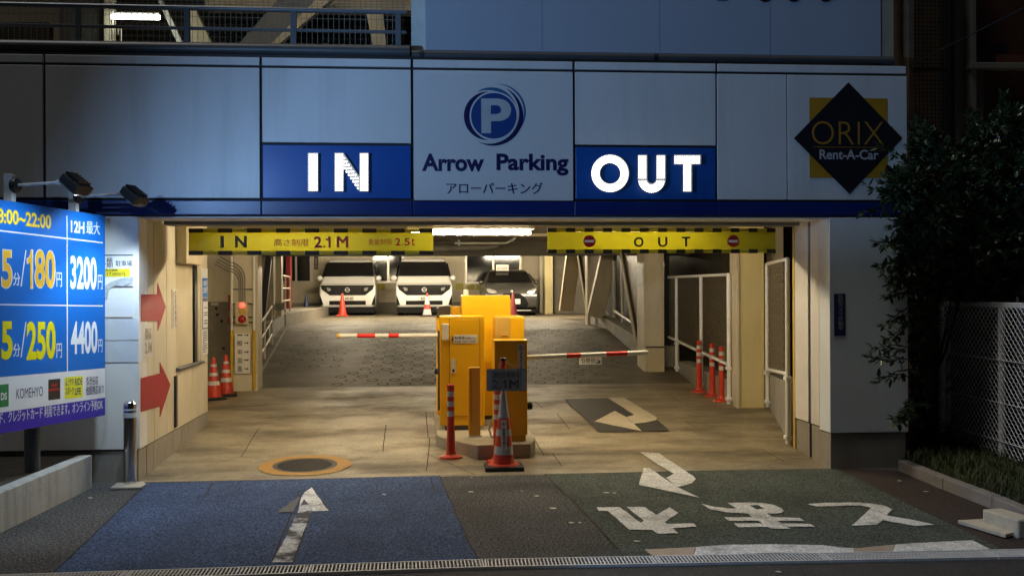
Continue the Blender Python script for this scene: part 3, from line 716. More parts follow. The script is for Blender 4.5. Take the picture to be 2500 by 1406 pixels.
bt('12H', (173, 540, 206, 569), M_boardwhite, .03); bt('最大', (211, 541, 244, 572), M_boardwhite, .02)
def price(y0, y1, num, m_under, m_top):
    for body, a, b in ((('5', 5, 29), ('1', 67, 79), (num[1:], 86, 134)) if num[0] == '1' else (('5', 5, 29), (num, 67, 134))):
        bt(body, (a - 2, y0 - 2, b + 2, y1 + 2), m_under, .035, .0044); bt(body, (a, y0, b, y1), m_top, .025, .005)
    bt('分', (32, y1 - 37, 49, y1 - 6), M_boardwhite, .02); bt('円', (138, y1 - 38, 151, y1 - 3), M_boardwhite, .02)
    MB().prism([onB(x, y, .004) for x, y in ((50, y1 - 4), (52.5, y1 - 4), (64.5, y0), (62, y0))], bn * .0006).build('slash', M_boardwhite, t)
price(611, 703, '180', M_boardwhite, M_boardorange); price(786, 876, '250', M_boardyel, M_boardyel)
bt('3200', (172, 626, 236, 707), M_boardwhite, .03); bt('円', (239, 671, 250, 706), M_boardwhite, .02)
bt('4400', (173, 784, 238, 864), M_boardwhite, .03); bt('円', (240, 828, 250, 860), M_boardwhite, .02)
bt('ード、クレジットカード 利用できます。オンライン予約OK', (-14, 990, 251, 1018), M_boardwhite, .02)
o = MB().prism(bq(-6, 938, 21, 993, .0034), bn * .0006).build('shop_mark', pm('mark_green', (.01, .22, .06), .4), t)
text('lettering', 'DS', bq(2, 958, 17, 976, .005), M_boardwhite, o, bold=.03)
bt('KOMEHYO', (40, 946, 105, 970), MN_, -.002)
o = MB().prism(bq(118, 925, 147, 975, .0034), bn * .0006).build('shop_mark', M_printblk, t)
text('lettering', 'union', bq(120, 945, 145, 954, .005), M_red, o, bold=.02); text('lettering', 'disk', bq(126, 935, 140, 943, .005), M_red, o, bold=.02)
o = MB().prism(bq(158, 919, 202, 971, .0034), bn * .0006).build('shop_mark', pm('mark_yellow', (.8, .78, .02), .4), t)
text('lettering', 'ムラサキ\nスポーツ', bq(160, 923, 180, 963, .005), MN_, o, bold=.02); text('lettering', 'RIDE\nLIFE', bq(183, 923, 201, 963, .005), MN_, o)
bt('各渋谷店\n他提携店あり', (210, 917, 253, 962), MN_, .008, .005)
for px, hz in ((122, 2.2), (-120, 2.2)):
    p = onB(px, 1040) - bn * .15
    MB().lathe([(.056, .24), (.056, onB(px, 560).z)], (p.x, p.y, 0), 20).build('post', M_darkmetal, t, smooth=40)
# floodlights on arms above the board
def floodlight(px, lab, base=None):
    base = base or onB(px, 487 + .156 * px, -.045); z = base.z
    t = thing('floodlight', lab, 'floodlight', base - Vector((0, 0, .02)), 'floodlights above the price board')
    MB().box(base.x - .03, base.y - .035, z - .02, base.x + .03, base.y + .035, z + .19).build('bracket', M_galv, t, bevel=.004)
    c = Vector((base.x, base.y, z + .11))
    o = MB().lathe([(.052, 0), (.055, .012), (.05, .035), (.02, .04)], (0, 0, 0), 20)
    rot = Vector((1, 0, 0)).rotation_difference(bn).to_matrix()
    zx = Matrix(((0, 0, 1), (0, 1, 0), (-1, 0, 0)))
    o.v = [c + rot @ (zx @ v) + bn * .03 for v in o.v]
    o.build('mount_disc', M_black, t, smooth=40)
    e = c + bn * .40 + Vector((0, 0, .012))
    MB().tube([c + bn * .05, e], .011, 10).build('arm', M_galv, t, smooth=40)
    h = e + bn * .07
    m = MB().bar(e - bn * .02, h + bn * .015, .05, .035); m.build('knuckle', M_galv, t, bevel=.006)
    a = (bn + Vector((0, 0, -.75))).normalized(); side = bdir
    m = MB(); u = a.cross(side).normalized()
    P = []
    for k, (al, hh, ss) in enumerate(((-.055, .03, .075), (.11, .036, .09))):
        for i, j in ((-1, -1), (1, -1), (1, 1), (-1, 1)): P.append(h + bn * .03 + a * al + side * (i * ss) + u * (j * hh))
    m.hexa(P); m.build('lamp_head', M_black, t, bevel=.006)
    m = MB()
    for k in range(6): m.bar(h + bn * .03 + a * (-.04 + .024 * k) - side * .07 + u * .045, h + bn * .03 + a * (-.04 + .024 * k) + side * .07 + u * .045, .006, .02, u)
    m.build('cooling_fins', M_black, t)
    MB().bar(h + bn * .03 + a * -.05 - u * .038, h + bn * .03 + a * .105 - u * .042, .14, .006, u).build('lens', M_lampglass, t)
    return t, h
floodlight(24, 'floodlight on a short arm over the middle of the blue price board')
t2, h2 = floodlight(180, 'floodlight on a short arm nearest the entrance pillar')
t0, h0 = floodlight(0, 'floodlight on its own pole by the street, turned to the front', Vector((-3.35, 4.45, 2.45)))
MB().lathe([(.05, -.02), (.05, 2.42)], (-3.35, 4.45, 0), 18).build('pole', M_darkmetal, t0, smooth=40)
def spot(name, loc, target, energy, size, blend, color, radius=.06):
    l = bpy.data.lights.new(name, 'SPOT'); l.energy, l.spot_size, l.spot_blend, l.color, l.shadow_soft_size = energy, R(size), blend, color, radius
    o = bpy.data.objects.new(name, l); COL.objects.link(o); o.location = loc
    o.rotation_euler = (Vector(loc) - Vector(target)).to_track_quat('Z', 'Y').to_euler(); return o
BLUEW = (.31, .57, 1.0)
# the street-end lamp throws its beam along the front; unseen flaps added below and beside its lens shape the beam
LP = h0 + bn * .10 + Vector((0, 0, .03))
spot('flood_beam', LP, (1.2, 8.72, 2.9), 520, 150, .1, BLUEW, .03)
m = MB()
def flap(a, b, off, ra=.17):
    pa, pb = [LP + (Vector(q) - LP).normalized() * ra for q in (a, b)]
    m.prism([pa, pb, pb + off, pa + off], (Vector((0, .004, 0))))
flap((-4.5, 8.72, 2.14), (7, 8.72, 2.17), Vector((0, 0, -.3)), .5)
pa, pb = [LP + (Vector(q) - LP).normalized() * .5 - Vector((0, 0, .3)) for q in ((-4.5, 8.72, 2.14), (7, 8.72, 2.17))]
m.prism([pa, pb, LP + Vector((.25, -.3, -.3)), LP + Vector((-.25, -.3, -.3))], (0, 0, -.004))
flap(onY(520, 200, YF) + (onY(520, 200, YF) - onY(345, 470, YF)) * 2, onY(345, 470, YF) - (onY(520, 200, YF) - onY(345, 470, YF)), Vector((-.17, 0, 0)), .15)
m.build('added_beam_flap', pm('flap_black', (.0015, .0015, .0015), .95, var=0, spec=0), t0)
for h, e in ((h2, 62), (onB(24, 490) + bn * .46 + Vector((0, 0, .13)), 62)):
    spot('flood_wash', h + bn * .06 - Vector((0, 0, .09)), Vector(h) - bn * .5 - Vector((0, 0, .75)), e * .62, 115, .6, (.62, .82, 1.0))
spot('flood_spill', h2 + bn * .10 - Vector((0, 0, .07)), (-2.35, 8.5, .3), 135, 115, .5, (.70, .85, 1.0))
# concrete kerb wall round the planting bed
za = .265
pA, pB = Vector((-2.73, 8.53, 0)), Vector((-2.84, 6.9, 0)); dd = (pB - pA).normalized(); pC = pA + dd * 5; sdv = Vector((-.11, .0, 0))
m = MB().hexa([pC + sdv + Vector((0, 0, -.05)), pC + Vector((0, 0, -.05)), pA + Vector((0, 0, -.05)), pA + sdv + Vector((0, 0, -.05)), pC + sdv + Vector((0, 0, za)), pC + Vector((0, 0, za)), pA + Vector((0, 0, za)), pA + sdv + Vector((0, 0, za))])
tag(m.build('kerb_wall', pm('concrete_pale', (.42, .43, .42), .7, var=.12, scale=4, bump=.3, bscale=30, grime=.65, gcol=(.2, .2, .19), gscale=3, gstretch=(3, 3, .3)), bevel=.008), 'low pale concrete kerb wall below the blue price board', 'low wall')
m = MB().quad(pC + sdv * 1.05 + Vector((-4, 0, .235)), pC + sdv * 1.05 + Vector((0, 0, .235)), pA + sdv * 1.05 + Vector((0, .16, .235)), pA + sdv * 1.05 + Vector((-4, .16, .235)))
struct(m.build('planting_bed', M_soil))
# stainless bollard
b = onZ(318, 1186, 0)
t = thing('bollard', 'stainless steel bollard with white bands at the left pillar foot', 'bollard', b)
MB().lathe([(.051, 0), (.051, .655), (.048, .675), (.036, .69), (.015, .697)], b, 28).build('tube', M_steel, t, smooth=50)
for z0, z1 in ((.56, .60), (.617, .632)): MB().lathe([(.0525, z0), (.0525, z1)], b, 28).build('white_band', M_reflect, t, smooth=50)
MB().prism([onZ(x, y, .001) for x, y in ((268, 1196), (285, 1184), (352, 1181), (356, 1187), (345, 1192), (350, 1195))], (0, 0, .022)).build('base_pad', pm('mortar', (.42, .38, .31), .85, var=.15, scale=12, bump=.4), t, bevel=.006)

# ------------------------------------------------------------------ ceiling, tubes, banners
struct(MB().box(-6.5, 9.42, 2.37, 6, 16.9, 2.6).build('ceiling', M_ceil))
struct(MB().box(-6.5, 16.9, 2.14, 6, 17.3, 2.6).build('ceiling_beam', pm('beam_grey', (.20, .185, .16), .7, var=.1)))
struct(MB().box(-9, 17.3, 2.85, 6, 31, 3.0).build('ceiling', M_ceil))
def tube_light(x, y, z, lab, parent=None, L=1.18, loc=None, mat=None, W=.09):
    t = thing('tube_light', lab, 'ceiling light', (x, y, z), 'ceiling tube lights')
    MB().box(x - L / 2 - .04, y - .06, z + .03, x + L / 2 + .04, y + .05, z + .06).build('housing', M_offwhite, t, bevel=.006)
    MB().tube([(x - L / 2, y, z), (x + L / 2, y, z)], W / 2, 14).build('tube', mat or M_tube, t, smooth=50)
    return t
YT = 10.15
p = onY(1297, 567, YT); ztube = p.z
tube_light(p.x - .60, YT, ztube, 'bright tube light hanging between the two yellow banners', W=.052)
tube_light(p.x - 2.3, YT, ztube - .06, 'extra tube light hidden behind the yellow banner marked IN', W=.052)  # this and the next: extra unseen tubes that brighten the entrance
tube_light(p.x + 1.05, YT, ztube - .06, 'extra tube light hidden behind the yellow banner marked OUT', W=.052)
tube_light(-3.05, 11.9, 2.28, 'extra unseen tube light in the side recess behind the entrance wall', W=.04, L=.7, mat=pm('extra_glow_recess', (.9, .85, .7), .4, var=0, emit=(1, .82, .54), estr=34))  # extra tube, out of sight, added to light the recess
dim = pm('extra_glow_back', (.9, .85, .7), .4, var=0, emit=(1, .84, .58), estr=290)  # glow of three extra unseen tubes added to light the cars
tube_light(-1.9, 24.6, 2.7, 'extra unseen tube light over the left white van', mat=dim)
tube_light(.3, 24.6, 2.7, 'extra unseen tube light over the middle white van', mat=dim)
tube_light(2.5, 24.6, 2.7, 'extra unseen tube light over the grey hatchback', mat=dim)
m = MB(); m.box(-6, 11.2, 2.345, 6, 11.24, 2.368); m.box(.6, 14.4, 2.33, 3.0, 14.5, 2.368); m.box(-2.3, 10.2, 2.34, -.4, 10.35, 2.368); m.box(1.2, 10.3, 2.34, 3, 10.42, 2.368)
tag(m.build('cable_duct', M_creamdark), 'slim cream cable ducts fixed under the entrance ceiling', 'cable duct')
t = thing('sprinkler_pipe', 'white pipe with a bent end under the ceiling between the banners', 'pipe', onY(1120, 595, 15.5))
MB().tube([onY(1110, 594, 15.5), onY(1235, 594, 15.5), onY(1255, 584, 15.5), onY(1262, 575, 15.5)], .017, 10).build('pipe', M_white, t, smooth=50)
MB().tube([onY(1120, 585, 15.5), onY(1120, 600, 15.5)], .02, 8).build('bracket', M_galv, t)
t = tag(MB().tube([onY(1040, 607, 16.6), onY(1190, 605, 16.6), onY(1212, 600, 16.6), onY(1216, 592, 16.6)], .05, 12).build('duct_pipe', M_conc, smooth=50), 'grey drain pipe running along the ceiling beam', 'pipe')
def banner(x0, x1, y0, y1, lab, nblk, seed):
    Y = 9.75; A, B = onY(x0, y0, Y), onY(x1, y1, Y); X0, X1, Z1, Z0 = A.x, B.x, A.z, B.z
    t = thing('height_banner', lab, 'banner', (X0, Y, Z0), 'yellow banners across the entrance')
    hb = (Z1 - Z0) * .155
    def yy(u, v): return Y + .004 * math.sin(u * 23 + seed) * (1 - abs(2 * v - 1)) + .002 * math.sin(u * 51 + v * 9)
    m = MB(); n, k = 60, 6
    vs = [(X0 + (X1 - X0) * i / n, yy(i / n, j / k), Z0 + hb + (Z1 - Z0 - 2 * hb) * j / k) for j in range(k + 1) for i in range(n + 1)]
    fs = [(j * (n + 1) + i, j * (n + 1) + i + 1, (j + 1) * (n + 1) + i + 1, (j + 1) * (n + 1) + i) for j in range(k) for i in range(n)]
    o = m.add(vs, fs).build('cloth', M_banner, t, smooth=80)
    for name, z0, z1 in (('top_sleeve', Z1 - hb, Z1), ('bottom_sleeve', Z0, Z0 + hb)):
        o = MB().box(X0, Y - .012, z0 + .001, X1, Y + .012, z1 - .001).build(name, M_sleeve_y, t, bevel=.006)
        m = MB()
        for q in range(nblk):
            a = X0 + (X1 - X0) * (q / (nblk - .5)); b = min(X1, a + (X1 - X0) * .5 / (nblk - .5))
            m.box(a, Y - .0145, z0 - .0005, b, Y + .0135, z1 + .0005)
        m.build('hazard_blocks', M_bannerblk, o, bevel=.004)
    for f in (.22, .79):
        x = X0 + (X1 - X0) * f
        MB().tube([(x, Y, Z1 - .005), (x, Y, Z1 + .03), (x + .012, Y, Z1 + .045), (x, Y, Z1 + .06), (x, Y, 2.37)], .004, 6).build('hook', M_galv, t)
    return t, Y
t, Y = banner(461, 1058, 558, 622, 'yellow height limit banner over the IN lane with red lettering', 9, 0)
L = .0085
def btext(mat, body, x0, y0, x1, y1, **k): return text('lettering', body, rectY(x0, y0, x1, y1, Y, L), mat, t, **k)
btext(M_bannerblk, 'I', 538, 576, 547, 605, bold=.03); btext(M_bannerblk, 'N', 574, 576, 603, 605, bold=.04)
btext(M_printred, '高さ制限', 669, 583, 754, 601, bold=.02); btext(M_printred, '2', 767, 577, 786, 605, bold=.03); btext(M_printred, '.', 789.5, 600, 794, 605); btext(M_printred, '1', 795.5, 577, 808, 605, bold=0); btext(M_printred, 'M', 822, 577, 851, 605, fat=.045); btext(M_printred, '重量制限', 899, 583, 957, 598, bold=.02); btext(M_printred, '2', 965, 581, 978, 600, bold=.03); btext(M_printred, '.', 980.5, 596.5, 984, 600); btext(M_printred, '5', 987, 581, 1001, 600, bold=.03); btext(M_printred, 't', 1004, 581, 1013, 600, bold=.02)
t, Y = banner(1336, 1893, 557, 618, 'yellow banner over the OUT lane with two no entry discs', 13, 2)
btext(M_bannerblk, 'O', 1547, 579, 1571, 603, bold=.03); btext(M_bannerblk, 'U', 1606, 579, 1629, 603, bold=.03); btext(M_bannerblk, 'T', 1664, 578, 1685, 602, bold=.03)
for cx in (1438.5, 1789.5):
    p = onY(cx, 589, Y); r = 15 * 9.75 / 2500
    o = MB().prism(disc((p.x, Y - .0085, p.z), r), (0, -.001, 0)).build('no_entry_disc', M_arrowred, t)
    MB().box(p.x - r * .78, Y - .0105, p.z - r * .2, p.x + r * .78, Y - .0096, p.z + r * .2).build('white_bar', M_printwhite, o)

# ------------------------------------------------------------------ barrier island and its machines
ztop = .165
isl = [(1056, 1006), (1066, 1094), (1100, 1106), (1167, 1121), (1230, 1119), (1296, 1117), (1305, 1110), (1307, 1100)]
base = []
for x, y in isl: p = onZ(x, y, .035); base.append(p)
base += [Vector((.98, 11.2, .035)), Vector((.95, 13.4, .035)), Vector((.08, 13.4, .035))]
m = MB().prism([Vector((p.x, p.y, -.02)) for p in base], (0, 0, ztop + .02))
tag(m.build('barrier_island', pm('island_concrete', (.36, .33, .26), .7, var=.14, scale=4, bump=.2, bscale=40, grime=.5, gcol=(.16, .14, .1), gscale=2.5), bevel=.012), 'raised concrete island under the yellow parking machines', 'traffic island')
def facebox(name, x0, x1, y0, Y, depth, z0, mat, parent, bevel=.008):
    """upright box whose front face fills the picture columns x0..x1 from row y0 down to height z0"""
    X0, X1 = onY(x0, 900, Y).x, onY(x1, 900, Y).x; z1 = onY((x0 + x1) / 2, y0, Y).z
    return MB().box(X0, Y, z0, X1, Y + depth, z1).build(name, mat, parent, bevel=bevel), X0, X1, z1
# ticket machine, with its door
Y = 10.35
t = thing('ticket_machine', 'tall yellow ticket machine with a keyed door and a white ticket sign', 'ticket machine', (onY(1128, 900, Y).x, Y, ztop), 'yellow parking machines')
body, X0, X1, z1 = facebox('cabinet', 1074, 1183, 772, Y, .42, .215, M_yel, t)
MB().box(X0 + .05, Y + .03, ztop, X1 - .06, Y + .4, .215).build('plinth', M_darkmetal, t)
m = MB(); 
d0, d1 = onY(1098, 900, Y).x, onY(1171, 900, Y).x; zt, zb = onY(1130, 779, Y).z, onY(1130, 1015, Y).z
door = MB().box(d0, Y - .006, zb, d1, Y + .01, zt).build('door', M_yel, t, bevel=.003)
for a in ((d0 - .005, zb - .005, d0, zt + .005), (d1, zb - .005, d1 + .004, zt + .005), (d0, zt, d1, zt + .004), (d0, zb - .004, d1, zb)): m.box(a[0], Y - .002, a[1], a[2], Y + .01, a[3])
m.build('door_gap', M_yeldark, door)
q = rectY(1102, 877, 1112, 911, Y - .006, 0); MB().prism(q, (0, -.006, 0)).build('handle', M_galv, door, bevel=.002)
MB().prism(rectY(1104.5, 880, 1109.5, 898, Y - .013, 0), (0, -.001, 0)).build('handle_recess', M_offwhite, door); MB().prism(rectY(1104.5, 901, 1109.5, 908, Y - .013, 0), (0, -.001, 0)).build('key_hole', M_black, door)
q = rectY(1107.5, 817, 1165, 838, Y - .006, .0005); sg = MB().prism(q, (0, -.002, 0)).build('ticket_sign', M_signwhite, t)
text('lettering', '駐車券', rectY(1110, 820, 1135, 828, Y - .008, .002), M_printblk, sg, bold=.03); text('lettering', 'をお取りください', rectY(1137, 822.5, 1163.5, 828, Y - .008, .002), M_printblk, sg)
text('lettering', 'PLEASE TAKE A TICKET', rectY(1110, 831, 1163, 836, Y - .008, .002), M_printblk, sg)
MB().prism([onY(x, y, Y - .0065) for x, y in ((1102.5, 828), (1107, 819), (1107, 836))], (0, -.001, 0)).build('ticket_arrow', M_printblk, sg)
MB().box(onY(1080, 900, Y).x, Y - .05, onY(1088, 830, Y).z, onY(1095, 900, Y).x, Y, onY(1088, 790, Y).z).build('white_box', M_offwhite, t, bevel=.005)
MB().box(X0 - .02, Y + .1, .36, X0 + .02, Y + .3, z1 - .15).build('side_trim', M_darkmetal, t)
MB().lathe([(.03, 0), (.035, .02), (.03, .05)], (X0 - .05, Y + .35, onY(1062, 913, Y).z), 14, 'x').build('knob', M_black, t, smooth=40)
# gate unit with dark hood behind it
Y = 11.6
t = thing('barrier_unit', 'yellow barrier unit with a black curved hood, half hidden behind the ticket machine', 'barrier', (onY(1098, 900, Y).x, Y, ztop), 'yellow parking machines')
_, X0, X1, z1 = facebox('cabinet', 1066, 1150, 770, Y, .45, .18, M_yel, t)
xa, xb = onY(1067, 900, Y).x, onY(1099, 900, Y).x; zA, zB = onY(1080, 775, Y).z, onY(1080, 747, Y).z
MB().prism([(xa, Y - .02, zA), (xb, Y - .02, zA), (xb, Y - .02, zB), (xa + .03, Y - .02, zB), (xa, Y - .02, zB - .03)], (0, .3, 0)).build('hood', pm('hood_brown', (.045, .035, .025), .35), t, bevel=.01)
facebox('upper_box', 1101, 1130, 748, Y + .02, .3, z1 - .01, M_yel, t)
# boom over the IN lane
def boom(name, lab, pts, bands, r0, Y0, tip, group):
    """pts: picture start and end of the boom; bands: fractions that are red"""
    A, B = pts; t = thing(name, lab, 'barrier boom', A, group)
    at = lambda f: A + (B - A) * f
    MB().tube([A, B], r0, 16).build('pole', M_white, t, smooth=50)
    for a, b in bands: MB().tube([at(a), at(b)], r0 * 1.03, 16).build('red_band', M_red, t, smooth=50)
    if tip: MB().tube([at(.975), at(1.004)], r0 * 1.06, 16).build('tip', M_yel, t, smooth=50)
    return t, at
Yb = 11.5
A, B = onY(1075, 818.5, Yb), onY(824, 819.5, Yb)
boom('barrier_boom', 'red and white boom with a yellow tip across the IN lane', (A, B), [(.405, .505), (.635, .81)], .024, Yb, True, 'barrier booms')
# payment cabinet behind
Y = 11.15
t = thing('payment_cabinet', 'tallest yellow cabinet with a small white beacon on its top', 'cabinet', (onY(1188, 900, Y).x, Y, ztop), 'yellow parking machines')
_, X0, X1, z1 = facebox('cabinet', 1128, 1246, 721, Y, .42, .21, M_yel, t)
MB().box(X0 + .04, Y + .04, ztop, X1 - .04, Y + .38, .21).build('plinth', M_yeldark, t)
p = onY(1138, 720, Y); MB().lathe([(.034, 0), (.03, .03), (.026, .06), (.02, .066)], (p.x, Y + .06, z1), 16).build('beacon', M_offwhite, t, smooth=40)
MB().box(X1, Y + .03, .3, X1 + .012, Y + .4, z1 - .04).build('side_door', M_yel, t, bevel=.003)
# exit unit with a tan panel
Y = 10.6
t = thing('exit_reader', 'yellow exit reader with a rounded tan side and louvred vents', 'ticket machine', (onY(1245, 900, Y).x, Y, ztop), 'yellow parking machines')
_, X0, X1, z1 = facebox('cabinet', 1207.5, 1281, 772, Y, .4, ztop, M_yel, t, bevel=.02)
xm = onY(1246, 900, Y).x
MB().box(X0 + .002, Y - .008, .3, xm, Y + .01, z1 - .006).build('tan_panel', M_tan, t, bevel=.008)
m = MB()
for k in range(3): z = onY(1230, 818 + k * 6, Y).z; m.box(onY(1225, 900, Y).x, Y - .018, z - .006, onY(1240, 900, Y).x, Y - .004, z + .004)
m.build('vent_louvres', M_yel, t, bevel=.003)
# boom motor cabinet in front, in shade
Y = 9.56
t = thing('boom_cabinet', 'yellow boom cabinet in shade with a no walking notice, nearest the street', 'cabinet', (onY(1247, 900, Y).x, Y, ztop), 'yellow parking machines')
_, X0, X1, z1 = facebox('cabinet', 1207, 1287.5, 834, Y, .33, .225, M_yel, t, bevel=.006)
MB().box(X0 - .004, Y - .004, z1 - .004, X1 + .004, Y + .335, z1 + .012).build('lid', M_yel, t, bevel=.005)
MB().box(X0 + .004, Y + .012, ztop, X1 - .016, Y + .3, .223).build('plinth', M_yel, t)
MB().lathe([(.028, -.005), (.036, .012), (.036, .045), (.026, .055)], (X1, Y + .1, onY(1290, 993, Y).z), 16, 'x').build('knob', M_black, t, smooth=40)
MB().tube([(X0 - .004, Y + .05, .56 - .18), (X0 - .04, Y + .04, .55 - .2), (X0 - .05, Y + .04, .27), (X0 - .03, Y + .03, .21), (X0 + .02, Y + .03, .2)], .009, 8).build('cable', M_galv, t, smooth=60)
q = rectY(1264.5, 840, 1280, 912, Y, .0005); sg = MB().prism(q, (0, -.0015, 0)).build('walking_notice', M_signwhite, t)
text('lettering', '車\n路\n歩\n行\n禁\n止', rectY(1268.5, 858, 1276, 909, Y, .003), M_printblk, sg, line=.95)
def no_walk(parent, c, r, y):
    MB().prism(disc((c.x, y, c.z), r, 28), (0, -.0006, 0), [disc((c.x, y, c.z), r * .8, 28)]).build('prohibition_ring', M_navy, parent)
    m = MB(); P = lambda a, b: Vector((c.x + a * r, y - .0008, c.z + b * r))
    m.prism([P(-.62, .5), P(-.5, .62), P(.62, -.5), P(.5, -.62)], (0, -.0004, 0)); m.prism([P(-.05, .58), P(.12, .58), P(.12, .42), P(.3, 0), P(.12, .05), P(.3, -.55), P(.12, -.55), P(-.02, -.15), P(-.22, -.55), P(-.4, -.5), P(-.15, .05), P(-.3, .02), P(-.2, .36)], (0, -.0003, 0))
    m.build('walker_symbol', M_printblk, parent)
c = onY(1272.3, 849, Y); no_walk(sg, c, .026, Y - .0025)
# boom over the OUT lane with its hanging stop plate
A, B = onY(1284, 872.5, 9.72), onY(1581, 860.5, 9.9)
t, at = boom('barrier_boom', 'red and white boom with a hanging stop plate across the OUT lane', (A, B), [(.325, .44), (.65, .825)], .023, Y, False, 'barrier booms')
MB().tube([at(.44), at(.63)], .0235, 16).build('clamp', M_white, t, smooth=50)
yq = at(.5).y
M_thin = pm('plate_translucent', (.8, .82, .84), .5, var=0)
_nt = M_thin.node_tree; _b = _nt.nodes['Principled BSDF']; _tr = _nt.nodes.new('ShaderNodeBsdfTranslucent'); _tr.inputs[0].default_value = (.75, .78, .8, 1)
_ms = _nt.nodes.new('ShaderNodeMixShader'); _ms.inputs[0].default_value = .6
_nt.links.new(_b.outputs[0], _ms.inputs[1]); _nt.links.new(_tr.outputs[0], _ms.inputs[2]); _nt.links.new(_ms.outputs[0], _nt.nodes['Material Output'].inputs[0])
q = rectY(1414, 868, 1469, 889.5, yq, 0); MB().quad(*q).build('stop_plate', M_thin, t)
text('lettering', '一旦停止', rectY(1417.5, 873.5, 1466, 886, yq, .002), M_printblk, t, mirror=True, bold=.01)
MB().prism([onY(x, y, yq - .0015) for x, y in ((1452, 886.5), (1466, 879), (1466, 886.5))], (0, -.0003, 0)).build('blue_corner', M_tealblue, t)
# slim sensor post
Y = 9.9
t = thing('sensor_post', 'slim yellow steel post on the island before the ticket machine', 'post', (onY(1159, 900, Y).x, Y, ztop))
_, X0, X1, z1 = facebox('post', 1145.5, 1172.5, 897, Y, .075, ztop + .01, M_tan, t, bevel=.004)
MB().box(X0 - .008, Y - .001, ztop + .01, X0 + .006, Y + .07, z1 - .01).build('side_flange', M_yel, t, bevel=.003)
MB().box(X0 + .016, Y - .002, .3, X0 + .02, Y + .02, z1 - .03).build('seam', M_yeldark, t)
MB().box(X0 - .012, Y - .014, ztop, X1 + .012, Y + .09, ztop + .012).build('base_plate', M_galv, t, bevel=.002)

# ------------------------------------------------------------------ flexible posts, cones
def rubber_post():
    t = thing('lane_post', '', 'lane post', (0, 0, 0), 'flexible red lane posts')
    MB().lathe([(.043, .02), (.04, .08), (.034, .35), (.034, .64), (.036, .645), (.036, .67), (.03, .676)], (0, 0, 0), 24).build('tube', M_cone2, t, True, smooth=40)
    MB().lathe([(.105, 0), (.1, .014), (.07, .022), (.05, .035), (.043, .06)], (0, 0, 0), 28).build('base', M_cone2, t, True, smooth=40)
    for z in (.385, .475, .565): MB().lathe([(.0348, z), (.0348, z + .048)], (0, 0, 0), 24).build('reflective_band', M_reflect, t, True, smooth=40)
    return t
rp = rubber_post()
p = onF(1101, 1117); rp.location = p; rp['label'] = 'red rubber lane post at the front left foot of the island'
for x, y, lab in ((1215, 1127, 'red rubber lane post half hidden behind the cone with the hanging plate'), (1707, 957, 'leftmost and farthest of three red rubber posts by the exit fence'), (1739, 967, 'middle one of three red rubber posts by the exit fence'), (1762, 979, 'nearest of three red rubber posts by the exit fence, beside the yellow column')):
    dup(rp, onF(x, y), lab)
def traffic_cone(label, h, mat, bands, base_mat, sq=True):
    """a cone of height h at the origin"""
    t = thing('traffic_cone', label, 'traffic cone', (0, 0, 0), 'traffic cones')
    rb, rt = h * .185, h * .045; zb = h * .06
    prof = [(rb * 1.12, zb), (rb, zb + .012 * h), (rt, h * .97), (rt * .7, h), (rt * .3, h * 1.002)]
    MB().lathe(prof, (0, 0, 0), 28).build('body', mat, t, True, smooth=40)
    rad = lambda z: rb + (rt - rb) * (z - zb - .012 * h) / (h * .97 - zb - .012 * h)
    for z0, z1 in bands: MB().lathe([(rad(z0 * h) * 1.012, z0 * h), (rad(z1 * h) * 1.012, z1 * h)], (0, 0, 0), 28).build('reflective_band', M_reflect, t, True, smooth=40)
    w = h * .26
    MB().box(-w, -w, 0, w, w, zb).build('base', base_mat, t, True, bevel=.012)
    return t
c1 = traffic_cone('nearer striped cone with two wide bands by the entrance wall', .52, M_cone, [(.34, .44), (.56, .64), (.78, .84)], M_rubber)
c1.location = onF(522, 974); c1.rotation_euler.z = .4
dup(c1, onF(552, 965), 'farther striped cone beside the conduit column', .2)
c2 = traffic_cone('plain orange cone before the left white van', .60, M_cone, [], M_cone); p = onF(836, 772); c2.location = p; c2.scale = (1, 1, 1)
dk = traffic_cone('dark red cone before the grey hatchback, behind the yellow cabinet', .62, M_conedark, [], M_conedark); dk.location = onF(1252, 772)
bl = traffic_cone('dark blue cone against the back wall left of the vans', .58, M_coneblue, [], M_coneblue); bl.location = onF(748, 771)
wr = traffic_cone('red and white banded cone on a black foot before the middle white van', .60, M_cone, [(.06, .3), (.5, .86)], M_rubber); wr.location = onF(1043, 772)
# cone with sleeve, pole and hanging height plate at the lane edge
b = onZ(1232, 1152, 0); b = Vector((b.x, b.y + .12, 0))
t = thing('sleeved_cone', 'red cone in a grey reflective sleeve at the street end of the island', 'traffic cone', b, 'traffic cones')
px = lambda v: v * (b.y) / 2500
def zc_(y): return CAM_H + (703 - y) / 2495 * b.y
MB().box(b.x - px(47), b.y - px(40), 0, b.x + px(47), b.y + px(40), .045).build('base', M_rubber, t, bevel=.008)
MB().lathe([(px(38), .045), (px(36), .058), (px(27), zc_(1140)), (px(14), zc_(1018))], (b.x, b.y, 0), 32).build('body', M_cone, t, smooth=40)
MB().lathe([(px(39), .0455), (px(39), .05), (px(30), .06)], (b.x, b.y, 0), 32).build('foot_ring', M_cone, t, smooth=40)
rr = lambda z: px(27) + (px(14) - px(27)) * (z - zc_(1140)) / (zc_(1018) - zc_(1140)) + .0015
for y0, y1 in ((1107, 1087), (1062, 1046)): MB().lathe([(rr(zc_(y0)), zc_(y0)), (rr(zc_(y1)), zc_(y1))], (b.x, b.y, 0), 32).build('reflective_band', M_sleeve, t, smooth=40)
MB().lathe([(px(14) + .001, zc_(1020)), (px(12), zc_(1005)), (px(9.5), zc_(985)), (px(6), zc_(955)), (px(5.5), zc_(945))], (b.x, b.y, 0), 24).build('sleeve', M_sleeve, t, smooth=40)
